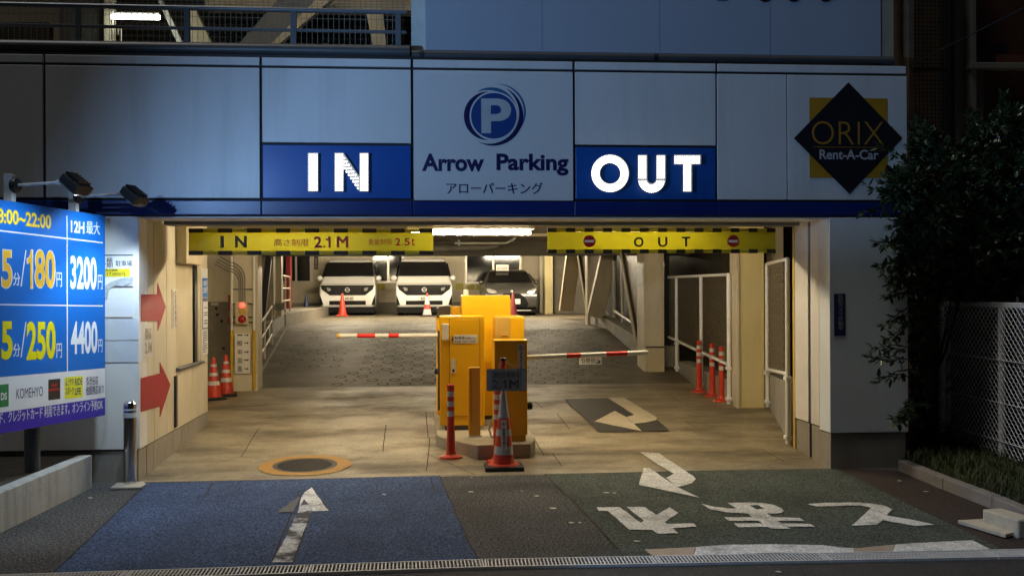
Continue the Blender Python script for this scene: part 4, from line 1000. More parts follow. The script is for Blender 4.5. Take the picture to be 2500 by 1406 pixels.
MB().lathe([(px(6.5), zc_(960)), (px(6.5), zc_(880))], (b.x, b.y + .012, 0), 18).build('pole', M_red, t, smooth=40)
MB().lathe([(px(7.2), zc_(881)), (px(7.2), zc_(875)), (px(5), zc_(873))], (b.x, b.y + .012, 0), 18).build('pole_cap', M_black, t, smooth=40)
sl_ = [Vector((b.x - .028, b.y - rr(zc_(1100)) - .004, zc_(1093))), Vector((b.x + .024, b.y - rr(zc_(1100)) - .004, zc_(1093))), Vector((b.x + .024, b.y - rr(zc_(1030)) - .006, zc_(1023))), Vector((b.x - .028, b.y - rr(zc_(1030)) - .006, zc_(1023)))]
sp_ = MB().prism(sl_, (0, .002, 0)).build('walking_strip', M_signwhite, t)
e_ = lambda f: sl_[0] * (1 - f) + sl_[3] * f
t_q = [sl_[0].lerp(sl_[3], .03) + Vector((.012, -.002, 0)), sl_[1].lerp(sl_[2], .03) + Vector((-.012, -.002, 0)), sl_[1].lerp(sl_[2], .72) + Vector((-.012, -.002, 0)), sl_[0].lerp(sl_[3], .72) + Vector((.012, -.002, 0))]
text('lettering', '車\n路\n歩\n行\n禁\n止', t_q, M_printblk, sp_, line=.95)
no_walk(sp_, Vector((b.x - .002, 0, zc_(1033))), .02, b.y - rr(zc_(1035)) - .0075)
Y = b.y - .045
t = thing('height_plate', 'grey plate hung on the sleeved cone, lettered with the height limit', 'sign', onY(1237, 955, Y))
q = rectY(1188, 900, 1286, 954, Y, 0); x0, x1, z0, z1 = q[0].x, q[1].x, q[0].z, q[2].z; r = .018
rp_ = []
for cx, cz, a0 in ((x1 - r, z1 - r, 0), (x0 + r, z1 - r, 90), (x0 + r, z0 + r, 180), (x1 - r, z0 + r, 270)):
    for k in range(6): a = R(a0 + 18 * k); rp_.append((cx + r * math.cos(a), Y, cz + r * math.sin(a)))
MB().prism(rp_, (0, .006, 0)).build('plate', pm('plate_rim', (.16, .2, .2), .5), t)
inn = [((p[0] - (x0 + x1) / 2) * .965 + (x0 + x1) / 2, Y - .0005, (p[2] - (z0 + z1) / 2) * .93 + (z0 + z1) / 2) for p in rp_]
MB().prism(inn, (0, -.0008, 0)).build('plate_face', pm('plate_face', (.36, .43, .50), .5, var=.06), t)
MB().prism(rectY(1200, 905, 1273, 950, Y, .0014), (0, -.0005, 0)).build('grey_field', pm('plate_field', (.30, .31, .32), .6), t)
text('lettering', '高さ制限', rectY(1205, 908, 1268, 922, Y, .0026), pm('plate_print', (.07, .06, .06), .6), t, bold=.01); text('lettering', '2.', rectY(1203, 927, 1222, 948, Y, .0026), MATS['plate_print'], t, fat=.02); text('lettering', '1', rectY(1227, 927, 1236, 948, Y, .0026), MATS['plate_print'], t, bold=0); text('lettering', 'M', rectY(1243, 927, 1266, 948, Y, .0026), MATS['plate_print'], t, fat=.04)
m = MB()
for xa, xb in ((1216, 1209), (1258, 1265)):
    A = onY(xa, 899, Y - .006); B = onY(xb, 956, Y - .006); m.tube([A, B], .0016, 6); m.tube([A, (b.x, b.y, zc_(878))], .0014, 6); m.tube([B, (b.x, b.y - .02, zc_(948))], .0014, 6)
m.build('tie_wire', M_galv, t)

# ------------------------------------------------------------------ exit side: columns, fences, braces
def colbox(name, lab, x0, y0, x1, y1, z1, mat, cat='column', z0=None):
    t = thing(name, lab, cat, ((x0 + x1) / 2, y0, floor_z(y0)))
    return t
def H_column(lab, xl, xr, Y0, Y1, mat, flange=.03):
    z0 = floor_z(Y0) - .05
    t = thing('steel_column', lab, 'column', ((xl + xr) / 2, Y0, z0 + .05))
    MB().box(xl, Y0, z0, xl + flange, Y1, 2.37).build('flange', M_cream, t, bevel=.004)
    MB().box(xl + flange, Y0 + .02, z0, xr - .012, Y1 - .02, 2.37).build('web', mat, t, bevel=.004)
    MB().box(xr - .01, Y0 + .01, z0, xr + .012, Y1, 2.37).build('edge', mat, t, bevel=.004)
    return t
H_column('wide yellow steel column between the two exit fences', 3.63, 3.95, 11.9, 12.2, M_yellowcol)
t = H_column('cream column at the far end of the exit fence, on a boxed foot', 3.13, 3.42, 14.85, 15.35, M_cream)
z = onY(1590, 847, 14.83).z
MB().box(3.162, 14.82, .2, 3.43, 15.1, z - .012).build('boxed_foot', M_creamdark, t, bevel=.006); MB().box(3.162, 14.815, z - .008, 3.43, 15.1, z + .006).build('foot_seam', M_black, t)
MB().box(3.125, 14.9, onY(1562, 700, 14.85).z , 3.129, 15.3, onY(1562, 648, 14.85).z).build('blue_plate', pm('plate_paleblue', (.3, .42, .5), .5), t)
def low_wall(lab, x, y0, y1, h0, h1, th=.2, name='exit_wall', x2=None):
    x2 = x if x2 is None else x2
    m = MB().hexa([(x, y0, floor_z(y0) - .1), (x + th, y0, floor_z(y0) - .1), (x2 + th, y1, floor_z(y1) - .1), (x2, y1, floor_z(y1) - .1), (x, y0, h0), (x + th, y0, h0), (x2 + th, y1, h1), (x2, y1, h1)])
    return tag(m.build(name, M_conc, bevel=.008), lab, 'low wall')
xw = 3.62
low_wall('low concrete wall under the far exit fence behind the red posts', xw, 12.22, 14.8, .47, .52)
low_wall('low concrete wall under the near exit fence beside the white jamb', 3.50, 9.72, 11.95, .66, .56, x2=4.03)
def chainlink(mb, P, du, L, z0, z1, cell=.05, r=.0022, lean=None):
    """woven wire: zigzag strands along du, between heights z0(u), z1(u)"""
    P = Vector(P); du = Vector(du); n = int(L / cell); nrm = Vector((-du.y, du.x, 0))
    for i in range(n):
        u = (i + .5) * cell; a, b = z0(u), z1(u); k = max(2, int((b - a) / (cell * .85))); path = []
        for j in range(k + 1):
            s_ = 1 if (j + i) % 2 else -1
            s2 = s_ if i % 2 == 0 else s_
            path.append(P + du * (u + cell * .49 * s_) + Vector((0, 0, a + (b - a) * j / k)) + nrm * (.003 * s2))
        mb.tube(path, r, 4, caps=False)
def mesh_fence(lab, xf_, posts, ztop, zbot, group='wire fences along the exit lane', cell=.05, r=.0025, wire=None):
    X = xf_ if callable(xf_) else (lambda y: xf_)
    t = thing('mesh_fence', lab, 'fence', (X(posts[0]), posts[0], zbot(posts[0])), group)
    for k, y in enumerate(posts):
        x = X(y)
        o = MB().tube([(x, y, floor_z(y) + .02 if k % 1 == 0 else zbot(y)), (x, y, ztop(y))], .024, 12).build('post', M_fencewhite, t, smooth=50)
        for zz in (floor_z(y) + .08, zbot(y) - .04): MB().box(x - .034, y - .04, zz - .02, x + .03, y + .04, zz + .02).build('clamp', M_fencewhite, o, bevel=.006)
    for zf, nm in ((ztop, 'top_rail'), (zbot, 'bottom_rail')): MB().tube([(X(posts[0]), posts[0], zf(posts[0])), (X(posts[-1]), posts[-1], zf(posts[-1]))], .02, 12).build(nm, M_fencewhite, t, smooth=50)
    m = MB(); y0, y1 = posts[0], posts[-1]; dv = Vector((X(y1) - X(y0), y1 - y0, 0)); chainlink(m, (X(y0) + .012, y0, 0), dv.normalized(), dv.length, lambda u: zbot(y0 + u * (y1 - y0) / dv.length), lambda u: ztop(y0 + u * (y1 - y0) / dv.length), cell, r)
    m.build('wire_mesh', wire or M_net, t)
xf = 3.585
zt1 = onX(1624, 659, xf).z
ys4 = [onX(a, 800, xf).y for a in (1779, 1712, 1652, 1624)]
mesh_fence('far exit fence of black wire between white tubes, behind the red posts', xf, ys4, lambda y: 1.75 + (y - 12.3) * .0, lambda y: onX(1779, 888, xf).z + (y - 12.3) * .06, cell=.04, r=.0022, wire=pm('wire_tan', (.32, .28, .2), .5))
mesh_fence('near exit fence of pale wire beside the white jamb', lambda y: 3.47 + (y - 9.72) * .238, [9.75, 11.85], lambda y: 1.87, lambda y: .75 - (y - 9.75) * .06, cell=.05, r=.002, wire=pm('wire_grey', (.34, .30, .22), .5))
t = thing('drain_pipe', 'white drain pipe with clamps at the inner edge of the right jamb', 'pipe', (3.56, 10.02, 0))
MB().tube([(3.53, 9.78, .02), (3.53, 9.78, .62)], .022, 12).build('pipe', M_galv, t, smooth=50); MB().box(3.50, 9.75, .48, 3.56, 9.81, .54).build('clamp', M_white, t, bevel=.006); MB().box(3.49, 9.74, .0, 3.58, 9.83, .03).build('clamp', M_white, t, bevel=.006)
# outside beyond the exit fence: a dark neighbouring wall and a cream panel
tag(MB().box(4.35, 12.6, -.2, 4.6, 30, 2.5).build('neighbour_wall', pm('neighbour_brick', (.10, .085, .07), .8, var=.3, scale=8, bump=.3)), 'dim neighbouring brick wall seen through the exit fence', 'wall')
tag(MB().box(onY(1866, 700, 12.3).x, 12.3, 0, 4.6, 12.4, 2.36).build('dark_gap', M_black), 'black sheet for the dark gap between the yellow column and the near exit fence', 'panel')  # black box put in where only darkness shows
tag(MB().box(onY(1882, 700, 12.1).x, 12.1, .0, onY(1913, 700, 12.1).x, 12.25, 2.37).build('outer_pier', M_cream, bevel=.005), 'cream pier seen through the near exit fence', 'pier')
# kerb wall up the ramp, posts and slanted braces
zk = lambda x, y, X: onX(x, y, X)
m = MB().hexa([(3.3, 15.2, .2), (3.75, 15.2, .2), (3.75, 21, .6), (3.3, 21, .6), (3.3, 15.2, .72), (3.75, 15.2, .72), (3.75, 21, 1.16), (3.3, 21, 1.16)])
tag(m.build('ramp_kerb_wall', M_conc, bevel=.01), 'thick sloping concrete kerb wall climbing the right of the ramp', 'low wall')
def brace(lab, x0, y0, x1, y1, Y, w, mat, name='slanted_brace', cat='brace', depth=.16):
    A, B = onY(x0, y0, Y), onY(x1, y1, Y)
    t = thing(name, lab, cat, B, 'slanted steel braces beside the ramp')
    MB().bar(A, B, depth, w, (0, 1, 0) if False else (1, 0, 0)).build('web', mat, t, bevel=.004)
    dv = (B - A).normalized(); sd = Vector((dv.z, 0, -dv.x))
    for s_ in (-1, 1): MB().bar(A + sd * s_ * w * .5, B + sd * s_ * w * .5, depth + .05, .02, sd).build('flange', M_creamdark, t)
    return t
brace('broad cream brace beside the ramp, leaning left at its foot', 1492, 600, 1452, 775, 19.6, .30, M_cream)
brace('cream brace nearer the back wall, behind the slim post', 1402, 600, 1382, 760, 23.5, .30, M_creamdark)
brace('thin black brace slanting down to the cream column', 1518, 610, 1560, 850, 16.2, .07, M_black, depth=.1)
brace('thin black brace slanting down behind the slim post', 1413, 610, 1438, 770, 21.5, .07, M_black, depth=.1)
Yp = 20.2
tag(MB().box(onY(1434, 700, Yp).x, Yp, .6, onY(1441, 700, Yp).x, Yp + .3, 2.37).build('slim_post', M_cream, bevel=.004), 'slim cream post standing between the two broad braces', 'post')
tag(MB().box(3.52, 15.22, .7, 3.6, 21, 2.3).build('outer_screen', M_black), 'black screen above the sloping kerb wall', 'screen')
t = thing('kerb_rail', 'white rail on the sloping kerb wall behind the slanted braces', 'railing', (3.45, 19, 1.0))
for x in (1500, 1520): p = onX(x, 700, 3.45); MB().tube([(3.45, p.y, .75 + (p.y - 15.2) * .075), (3.45, p.y, 2.1)], .03, 8).build('post', M_white, t)
MB().tube([onX(1500, 758, 3.45), onX(1548, 790, 3.45)], .03, 8).build('rail', M_white, t)
# back wall of the parking level
YB = 30
t = thing('back_wall', 'cream panelled back wall with dark windows behind the parked cars', 'wall', (-1, YB, .88))
wins = [(690, 757, 622, 686), (915, 981, 624, 686), (1140, 1268, 622, 688)]
MB().box(-9, YB, .8, 4.5, YB + .25, 2.86).build('panel', pm('back_cream', (.50, .44, .32), .6, var=.06, grime=.25, gcol=(.2, .17, .1)), t)
m = MB(); x = -8.5
while x < 4: m.box(x - .008, YB - .004, .9, x + .008, YB, 2.8); x += .9
m.box(-9, YB - .005, onY(1000, 735, YB).z - .01, 4.5, YB, onY(1000, 735, YB).z + .01); m.build('panel_joints', M_creamdark, t)
MB().box(-9, YB - .012, .85, 4.5, YB - .006, onY(1000, 736, YB).z - .02).build('lower_panel', M_concdark, t)
for x0, x1, y0, y1 in wins:
    q = rectY(x0, y0, x1, y1, YB, 0); a, b2_ = q[0], q[2]
    o = MB().box(a.x - .06, YB - .05, a.z - .06, b2_.x + .06, YB - .013, b2_.z + .06).build('window', M_alu, t)
    mid = (a.x + b2_.x) / 2
    m = MB(); m.box(a.x, YB - .056, a.z, mid - .03, YB - .051, b2_.z); m.box(mid + .03, YB - .056, a.z, b2_.x, YB - .051, b2_.z); m.build('pane', M_glassdark, o)
tag(MB().box(onY(1318, 700, 29).x, 29, .85, onY(1327, 700, 29).x, 29.3, 2.84).build('wall_pilaster', M_cream), 'narrow cream pilaster right of the grey hatchback', 'pilaster')
tag(MB().box(onY(1330, 700, 28).x, 28, .85, onY(1350, 700, 28).x, 28.5, 2.84).build('wall_pilaster', M_yellowcol, bevel=.01), 'wider yellow pilaster at the right end of the back wall', 'pilaster')
tag(MB().box(onY(1353, 700, 28.4).x, 28.4, .85, 5.5, 28.6, 2.84).build('side_wall', M_concdark), 'dim grey wall behind the braces at the top of the ramp', 'wall')
labs = [((918, 692, 940, 707), None), ((1112, 692, 1131, 707), '一'), ((1139, 691, 1158, 707), '専'), ((1163, 691, 1180, 707), '用')]
nm_ = ['yellow label on the back wall between the two white vans', 'yellow label with a single bar, right of the middle van', 'middle yellow label below the window with two panes', 'yellow label beside the mirror of the grey hatchback']
for (r_, ch), lb in zip(labs, nm_):
    o = tag(MB().prism(rectY(*r_, YB - .006, 0), (0, -.006, 0)).build('wall_label', M_banner), lb, 'label', 'yellow labels on the back wall')
    if ch: text('lettering', ch, rectY(r_[0] + 4, r_[1] + (7 if ch == '一' else 3), r_[2] - 4, r_[3] - (6 if ch == '一' else 3), YB - .012, .002), M_faded, o)
o = tag(MB().prism(rectY(1211, 646, 1242, 661, 27.6, 0), (0, .01, 0)).build('parking_notice', M_signwhite), 'small white notice on the roof line of the grey hatchback', 'notice')
text('lettering', '前入れ駐車', rectY(1214, 652, 1239, 658, 27.6, .004), M_printred, o)
o = tag(MB().prism(rectY(767, 626, 777, 658, YB - .006, 0), (0, -.01, 0)).build('wall_notice', M_printblk), 'narrow dark notice on the back wall left of the vans', 'notice')
text('lettering', '駐\n車\n場', rectY(769, 630, 775, 655, YB - .02, 0), M_faded, o)

# ------------------------------------------------------------------ left recess, conduit column, handrails
RW = tag(MB().box(-6.5, 14.5, .0, -2.64, 14.75, 2.37).build('recess_wall', M_concdark, bevel=.004), 'grey concrete recess wall behind the two striped cones', 'wall')
z = onY(535, 737, 14.48).z
tag(MB().box(-6.4, 14.47, z, -2.66, 14.49, 2.36).build('wall_lining', M_cream, bevel=.004), 'cream lining on the upper half of the recess wall', 'wall panel')
m = MB()
for x, y in ((528, 753), (531, 768), (541, 784), (546, 850)): p = onY(x, y, 14.495); m.lathe([(.02, 0), (.02, .004)], p, 10, 'y')
m.build('tie_holes', M_crack, RW)
tag(MB().prism(rectY(515, 739, 533, 745, 14.465, 0), (0, -.01, 0)).build('small_plate', M_cream, bevel=.002), 'small cream plate on the grey recess wall', 'plate')
tag(MB().box(-6.5, 11.36, -.1, -3.55, 14.5, 2.37).build('recess_side_wall', M_cream), 'cream side wall of the recess behind the tariff poster', 'wall')
Yc = 13.75
cx0, cx1 = onY(568, 800, Yc).x, onY(630, 800, Yc).x
t = thing('conduit_column', 'grey column carrying conduits, a signal box and yellow corner guards', 'column', ((cx0 + cx1) / 2, Yc, floor_z(Yc)))
MB().box(cx0, Yc, .15, cx1, Yc + .35, 2.37).build('core', M_creamdark, t, bevel=.008)
MB().box(cx0 + .01, Yc - .012, .15, cx1 - .01, Yc - .002, onY(600, 912, Yc).z).build('foot_panel', M_cream, t, bevel=.004)
def vtube(px, y0, y1, r, mat, nm, yy=Yc - .03): return MB().tube([onY(px, y1, yy), onY(px, y0, yy)], r, 10).build(nm, mat, t, smooth=50)
for px in (566, 620): vtube(px, 625, 808, .017, M_white, 'riser_pipe'); vtube(px, 806, 950, .021, pm('guard_yellow', (.55, .36, .02), .5), 'corner_guard')
for k, px in enumerate((584, 588, 592, 598)):
    P = [onY(px, 738, Yc - .04)]; 
    for a in range(0, 91, 15):
        P.append(onY(px - (26 + k * 3) * (1 - math.cos(R(a))), 690 - k * 3 - (28 + 4 * k) * math.sin(R(a)), Yc - .04))
    P.append(onY(px - 60, 645 - 6 * k, Yc - .04))
    MB().tube(P, .0085, 8).build('conduit', pm('conduit_grey', (.22, .21, .19), .45, metal=.3), t, smooth=60)
for y in (706, 742, 774, 787): MB().tube([onY(566, y, Yc - .03), onY(622, y, Yc - .03)], .008, 8).build('cross_strut', M_darkmetal, t, smooth=50)
for r_ in ((557, 720, 562, 760), (556, 774, 563, 792)): MB().prism(rectY(*r_, Yc - .02, 0), (0, .1, 0)).build('red_box', M_conedark, t)
t = thing('signal_box', 'cream signal box on the conduit column, its top lamp lit red', 'traffic signal', onY(592, 791, Yc - .06))
q = rectY(577, 737, 607, 791, Yc - .06, 0); MB().prism(q, (0, -.07, 0)).build('case', pm('case_cream', (.55, .43, .27), .5), t, bevel=.006)
yq = Yc - .131
for (x, y, rpx, mat, nm) in ((591.5, 745, 6.2, M_redlamp, 'lit_lamp'), (591, 760, 8.5, M_tan, 'blank_disc'), (591, 779, 9.5, pm('lamp_red', (.28, .012, .012), .2), 'red_dome')):
    p = onY(x, y, yq); r = rpx * yq / 2500; MB().lathe([(r, 0), (r * .95, .012 if nm != 'red_dome' else .02), (r * .6, .03 if nm == 'red_dome' else .016), (r * .2, .036 if nm == 'red_dome' else .017)], (p.x, yq, p.z), 20, 'y').build(nm, mat, t, smooth=60)
t = thing('lane_sign', 'tall white sign of black characters and arrows on the conduit column', 'sign', onY(592, 912, Yc - .03))
q = rectY(573, 814, 611, 912, Yc - .05, 0); MB().prism(q, (0, .008, 0)).build('plate', M_signwhite, t, bevel=.002)
m = MB()
for ch, y0, y1 in (('般', 831, 844), ('車', 853, 865), ('直', 873, 886), ('進', 893, 907)): text_into(m, ch, rectY(579, y0, 592, y1, Yc - .05, .002), bold=.015)
text_into(m, '一', rectY(579, 816.5, 592, 819.5, Yc - .05, .002), bold=.03)
m.build('lettering', M_printblk, t)
m = MB()
for y in (818, 837, 859, 879, 900):
    p = lambda a, b_: onY(a, b_, Yc - .053); m.prism([p(595.5, y - .9), p(603, y - .9), p(603, y - 2.8), p(607.5, y), p(603, y + 2.8), p(603, y + .9), p(595.5, y + .9)], (0, -.0005, 0))
m.build('arrows', M_printblk, t)
# walkway kerb, handrails and landing
m = MB(); yy = [13.9, 14.5, 15.5, 16.5, 17.5, 18.5, 19.5]; xr = lambda y: -2.36 - (y - 13.9) * .055
for a, b2_ in zip(yy, yy[1:]):
    m.hexa([(-3.0, a, floor_z(a) - .05), (xr(a), a, floor_z(a) - .05), (xr(b2_), b2_, floor_z(b2_) - .05), (-3.0, b2_, floor_z(b2_) - .05), (-3.0, a, floor_z(a) + .07), (xr(a), a, floor_z(a) + .07), (xr(b2_), b2_, floor_z(b2_) + .07), (-3.0, b2_, floor_z(b2_) + .07)])
struct(m.build('walkway', M_concdark))
t = thing('handrail', 'cream sloping handrail beside the ramp walkway, behind the conduit column', 'handrail', (-2.42, 14.6, floor_z(14.6) + .07))
P = [(-2.44, 14.55), (-2.51, 15.8), (-2.6, 17.1)]
for x, y in P: MB().tube([(x, y, floor_z(y) + .06), (x, y, floor_z(y) + .70)], .02, 10).build('post', M_cream, t, smooth=50)
for h in (.70, .46, .24): MB().tube([(x, y, floor_z(y) + h) for x, y in P], .017, 10).build('rail', M_cream, t, smooth=50)
tag(MB().lathe([(.06, 0), (.06, .30), (.04, .34), (.02, .4)], (-2.75, 15.6, floor_z(15.6) + .07), 16).build('fire_extinguisher', M_conedark, smooth=40), 'dark red fire extinguisher behind the sloping handrail', 'fire extinguisher')
tag(MB().box(-9, 19.6, .3, -2.72, 30, 1.12).build('landing_block', M_concdark, bevel=.006), 'raised concrete landing at the top left of the ramp', 'landing')
m = MB().hexa([(-2.78, 17.2, .4), (-2.66, 17.2, .4), (-2.74, 19.6, .7), (-2.86, 19.6, .7), (-2.78, 17.2, 1.02), (-2.66, 17.2, 1.02), (-2.74, 19.6, 1.12), (-2.86, 19.6, 1.12)])
tag(m.build('ramp_side_wall', M_conc, bevel=.006), 'grey side wall rising beside the ramp below the landing rail', 'wall')
t = thing('landing_rail', 'white railing on the raised landing left of the vans', 'railing', (-2.8, 20, 1.12))
P = [(-2.86, 19.8), (-2.95, 21.2), (-3.05, 22.6)]
for x, y in P: MB().tube([(x, y, 1.11), (x, y, 1.86)], .02, 10).build('post', M_cream, t, smooth=50)
for h in (.75, .5, .25): MB().tube([(x, y, 1.11 + h) for x, y in P], .018, 10).build('rail', M_cream, t, smooth=50)
t = thing('inner_post', 'tall cream post with a junction box beside the landing', 'post', onY(684, 770, 19.4))
Yq = 19.3
MB().box(onY(674, 700, Yq).x, Yq, .8, onY(687, 700, Yq).x, Yq + .2, 2.8).build('post', M_creamdark, t, bevel=.004); MB().prism(rectY(671, 739, 697, 757, Yq - .01, 0), (0, -.12, 0)).build('junction_box', M_conc, t, bevel=.006)
MB().tube([onY(650, 700, Yq - .05), onY(650, 735, Yq - .05), onY(655, 745, Yq - .05), onY(672, 747, Yq - .05)], .02, 8).build('conduit', M_galv, t, smooth=60)
MB().bar(onY(657, 625, 16.2), onY(634, 835, 16.2), .10, .09).build('black_brace', M_black, t)
tag(MB().box(-5, 19.0, .8, onY(668, 700, 19).x, 19.2, 2.84).build('stair_wall', M_cream), 'cream wall behind the black brace at the landing', 'wall')
tag(MB().box(onY(697, 660, 25).x, 25, 1.12, onY(709, 660, 25).x, 25.3, 2.5).build('red_cabinet', M_conedark, bevel=.01), 'tall dark red cabinet on the landing beside the window', 'cabinet')

# ------------------------------------------------------------------ parked cars
def loft(prof, hw): 
    m = MB(); n = len(prof); vs = []
    for (y, z), wv in zip(prof, hw): vs += [(-wv, y, z), (wv, y, z)]
    fs = [(2 * i, 2 * i + 1, 2 * i + 3, 2 * i + 2) for i in range(n - 1)] + [(2 * n - 2, 2 * n - 1, 1, 0)]
    m.add(vs, fs)
    # sides as fans round the middle
    for s_ in (0, 1):
        c = len(m.v); m.v.append(Vector(((-1 if s_ == 0 else 1) * max(hw) * 1.0, sum(p[0] for p in prof) / n, .75 * max(hw))))
        for i in range(n):
            j = (i + 1) % n; f = (2 * i + s_, 2 * j + s_, c); m.f.append(f if s_ else f[::-1])
    return m
def strip_patch(prof, hw, i, t0, t1, f0, f1, off, th=.01):
    """a panel lying on profile segment i between t0..t1 along it, spanning -f..f of its half width"""
    (ya, za), (yb2, zb2) = prof[i], prof[i + 1]
    nrm = Vector((0, -(zb2 - za), yb2 - ya)).normalized()
    P = []
    for t_, f in ((t0, f0), (t1, f1)):
        y, z, wv = ya + (yb2 - ya) * t_, za + (zb2 - za) * t_, (hw[i] + (hw[i + 1] - hw[i]) * t_)
        P.append([Vector((-wv * f, y, z)) + nrm * off, Vector((wv * f, y, z)) + nrm * off])
    return [P[0][0], P[0][1], P[1][1], P[1][0]], nrm
def wheels(t, hwid, ys_, r):
    for y in ys_:
        for s_ in (-1, 1):
            o = MB().lathe([(r * .6, -.09), (r, -.08), (r, .08), (r * .6, .09)], (s_ * (hwid - .12), y, r), 20, 'x').build('wheel', M_rubber, t, True, smooth=40)
            MB().lathe([(r * .58, -.095), (r * .58, .095)], (s_ * (hwid - .12), y, r), 16, 'x').build('rim', M_galv, o, True)
def plate_on(t, x, z, y, num, top=None):
    o = MB().box(x - .13, y - .014, z - .065, x + .13, y, z + .065).build('number_plate', M_signwhite, t, True, bevel=.004)
    if num is None: return
    m = MB(); text_into(m, num, [Vector((x - .11, y - .016, z - .05)), Vector((x + .11, y - .016, z - .05)), Vector((x + .11, y - .016, z + .025)), Vector((x - .11, y - .016, z + .025))], bold=.02)
    m.build('plate_number', M_printblk, o, True)
def mirror(t, s_, x, y, z, mat, w=.085, h=.075):
    o = MB().lathe([(.01, -.05), (w * .8, -.04), (w, 0), (w * .8, .05), (.01, .07)], (0, 0, 0), 18, 'y')
    o.v = [Vector((x * s_ + v.x, y + v.y, z + v.z * h / w)) for v in o.v]
    o.build('mirror', mat, t, True, smooth=60)
def van(lab, loc, num, plate_x):
    t = thing('parked_van', lab, 'van', (0, 0, 0), 'cars parked at the back wall')
    prof = [(.06, .20), (0, .30), (0, .55), (.03, .80), (.14, .87), (.52, 1.02), (.92, 1.46), (1.15, 1.555), (3.0, 1.56), (3.25, 1.42), (3.35, .9), (3.35, .25)]
    hw = [.70, .745, .75, .745, .73, .70, .61, .58, .58, .61, .72, .70]
    loft(prof, hw).build('body', M_carwhite, t, True, bevel=.06, smooth=60, seg=3)
    P, nr = strip_patch(prof, hw, 5, .05, .95, .985, 1.0, .012); MB().prism(P, nr * .008).build('windscreen', M_carglass, t, True, bevel=.004)
    for k_, s_ in ((-.3, .3), (.12, .62)): MB().bar((k_, .545, 1.055), (s_, .60, 1.10), .012, .012).build('wiper', M_black, t, True)
    MB().box(-.72, .02, .845, .72, .05, .852).build('bonnet_gap', M_black, t, True)
    for s_ in (-1, 1):
        MB().prism([(s_ * .735, .72, 1.04), (s_ * .735, 3.0, 1.04), (s_ * .655, 2.9, 1.42), (s_ * .655, 1.08, 1.42)], (s_ * .02, 0, 0)).build('side_window', M_carglass, t, True)
        mirror(t, s_, .80, .62, 1.0, M_carwhite)
        MB().prism([(s_ * .56, -.02, .75), (s_ * .45, -.025, .73), (s_ * .44, -.028, .66), (s_ * .52, -.028, .655)], (0, .01, 0)).build('headlight', M_lampglass, t, True, bevel=.006)
        MB().prism([(s_ * .738, .0, .55), (s_ * .738, .0, .27), (s_ * .64, -.016, .285), (s_ * .685, -.012, .43)], (0, .03, 0)).build('fog_recess', M_carblack, t, True)
    MB().prism([(-.715, .01, .815), (.715, .01, .815), (.68, -.014, .70), (.47, -.016, .54), (-.47, -.016, .54), (-.68, -.014, .70)], (0, .03, 0)).build('grille', M_carblack, t, True, bevel=.006)
    m = MB()
    for k in range(4): m.box(-.36 + k * .01, -.021, .575 + k * .05, .36 - k * .01, -.016, .583 + k * .05)
    m.build('grille_bars', pm('bar_black', (.03, .03, .03), .4, spec=.2), t, True)
    o = MB().prism(disc((0, -.026, .685), .062, 28), (0, -.006, 0), [disc((0, -.026, .685), .048, 28)]).build('emblem', M_galv, t, True)
    MB().box(-.07, -.034, .678, .07, -.033, .692).build('emblem_bar', M_galv, o, True)
    MB().box(-.49, -.012, .285, .49, .02, .395).build('lower_intake', M_carblack, t, True, bevel=.03)
    MB().box(-.73, .0, .07, .73, .3, .225).build('underbody', M_carblack, t, True)
    plate_on(t, plate_x, .47, -.012, num)
    wheels(t, .74, (.62, 2.7), .28)
    t.location = loc
    return t
v1 = onF(848.5, 770); van1 = van('white van at the left, behind the plain orange cone', Vector((v1.x, v1.y, .88)), '60-83', .05)
v2 = onF(1036, 770); van2 = van('white van in the middle, behind the banded cone', Vector((v2.x, v2.y, .88)), '60-81', .02); van2.rotation_euler.z = .035
def hatch(lab, loc):
    t = thing('parked_hatchback', lab, 'car', (0, 0, 0), 'cars parked at the back wall')
    prof = [(.08, .16), (0, .26), (0, .50), (.05, .63), (.2, .72), (.72, .845), (1.25, 1.16), (1.5, 1.22), (2.4, 1.2), (3.0, .95), (3.25, .8), (3.25, .25)]
    hw = [.66, .70, .715, .715, .70, .66, .52, .49, .49, .55, .68, .66]
    loft(prof, hw).build('body', M_cargrey, t, True, bevel=.07, smooth=60, seg=3)
    P, nr = strip_patch(prof, hw, 5, .04, .95, .93, .95, .012); MB().prism(P, nr * .008).build('windscreen', M_carglass, t, True, bevel=.004)
    for s_ in (-1, 1):
        MB().prism([(s_ * .70, .95, .87), (s_ * .70, 2.8, .9), (s_ * .56, 2.4, 1.13), (s_ * .56, 1.35, 1.12)], (s_ * .02, 0, 0)).build('side_window', M_carglass, t, True)
        mirror(t, s_, .74, .95, .87, M_cargrey, .07, .06)
        MB().prism([(s_ * .38, .0, .60), (s_ * .42, .0, .66), (s_ * .62, .03, .72), (s_ * .66, .04, .68), (s_ * .60, .01, .60), (s_ * .48, -.005, .57)], (0, -.02, 0)).build('headlight', M_lampglass, t, True, bevel=.008)
    MB().prism([(-.20, -.012, .585), (.20, -.012, .585), (.34, -.016, .48), (.44, -.016, .30), (.38, -.01, .22), (-.38, -.01, .22), (-.44, -.016, .30), (-.34, -.016, .48)], (0, .03, 0)).build('grille', M_carblack, t, True, bevel=.006)
    MB().box(-.5, -.02, .13, .5, .1, .15).build('lip', M_galv, t, True); MB().box(-.66, .02, .08, .66, .3, .165).build('underbody', M_carblack, t, True)
    MB().prism(disc((0, -.012, .64), .035, 20, .024), (0, .04, 0)).build('emblem', M_galv, t, True)
    plate_on(t, .09, .37, -.02, None)
    wheels(t, .70, (.6, 2.6), .27)
    t.location = loc
v3 = onF(1249.5, 771); hatch('dark grey hatchback at the right, half behind the yellow cabinet', Vector((v3.x, v3.y, .88)))

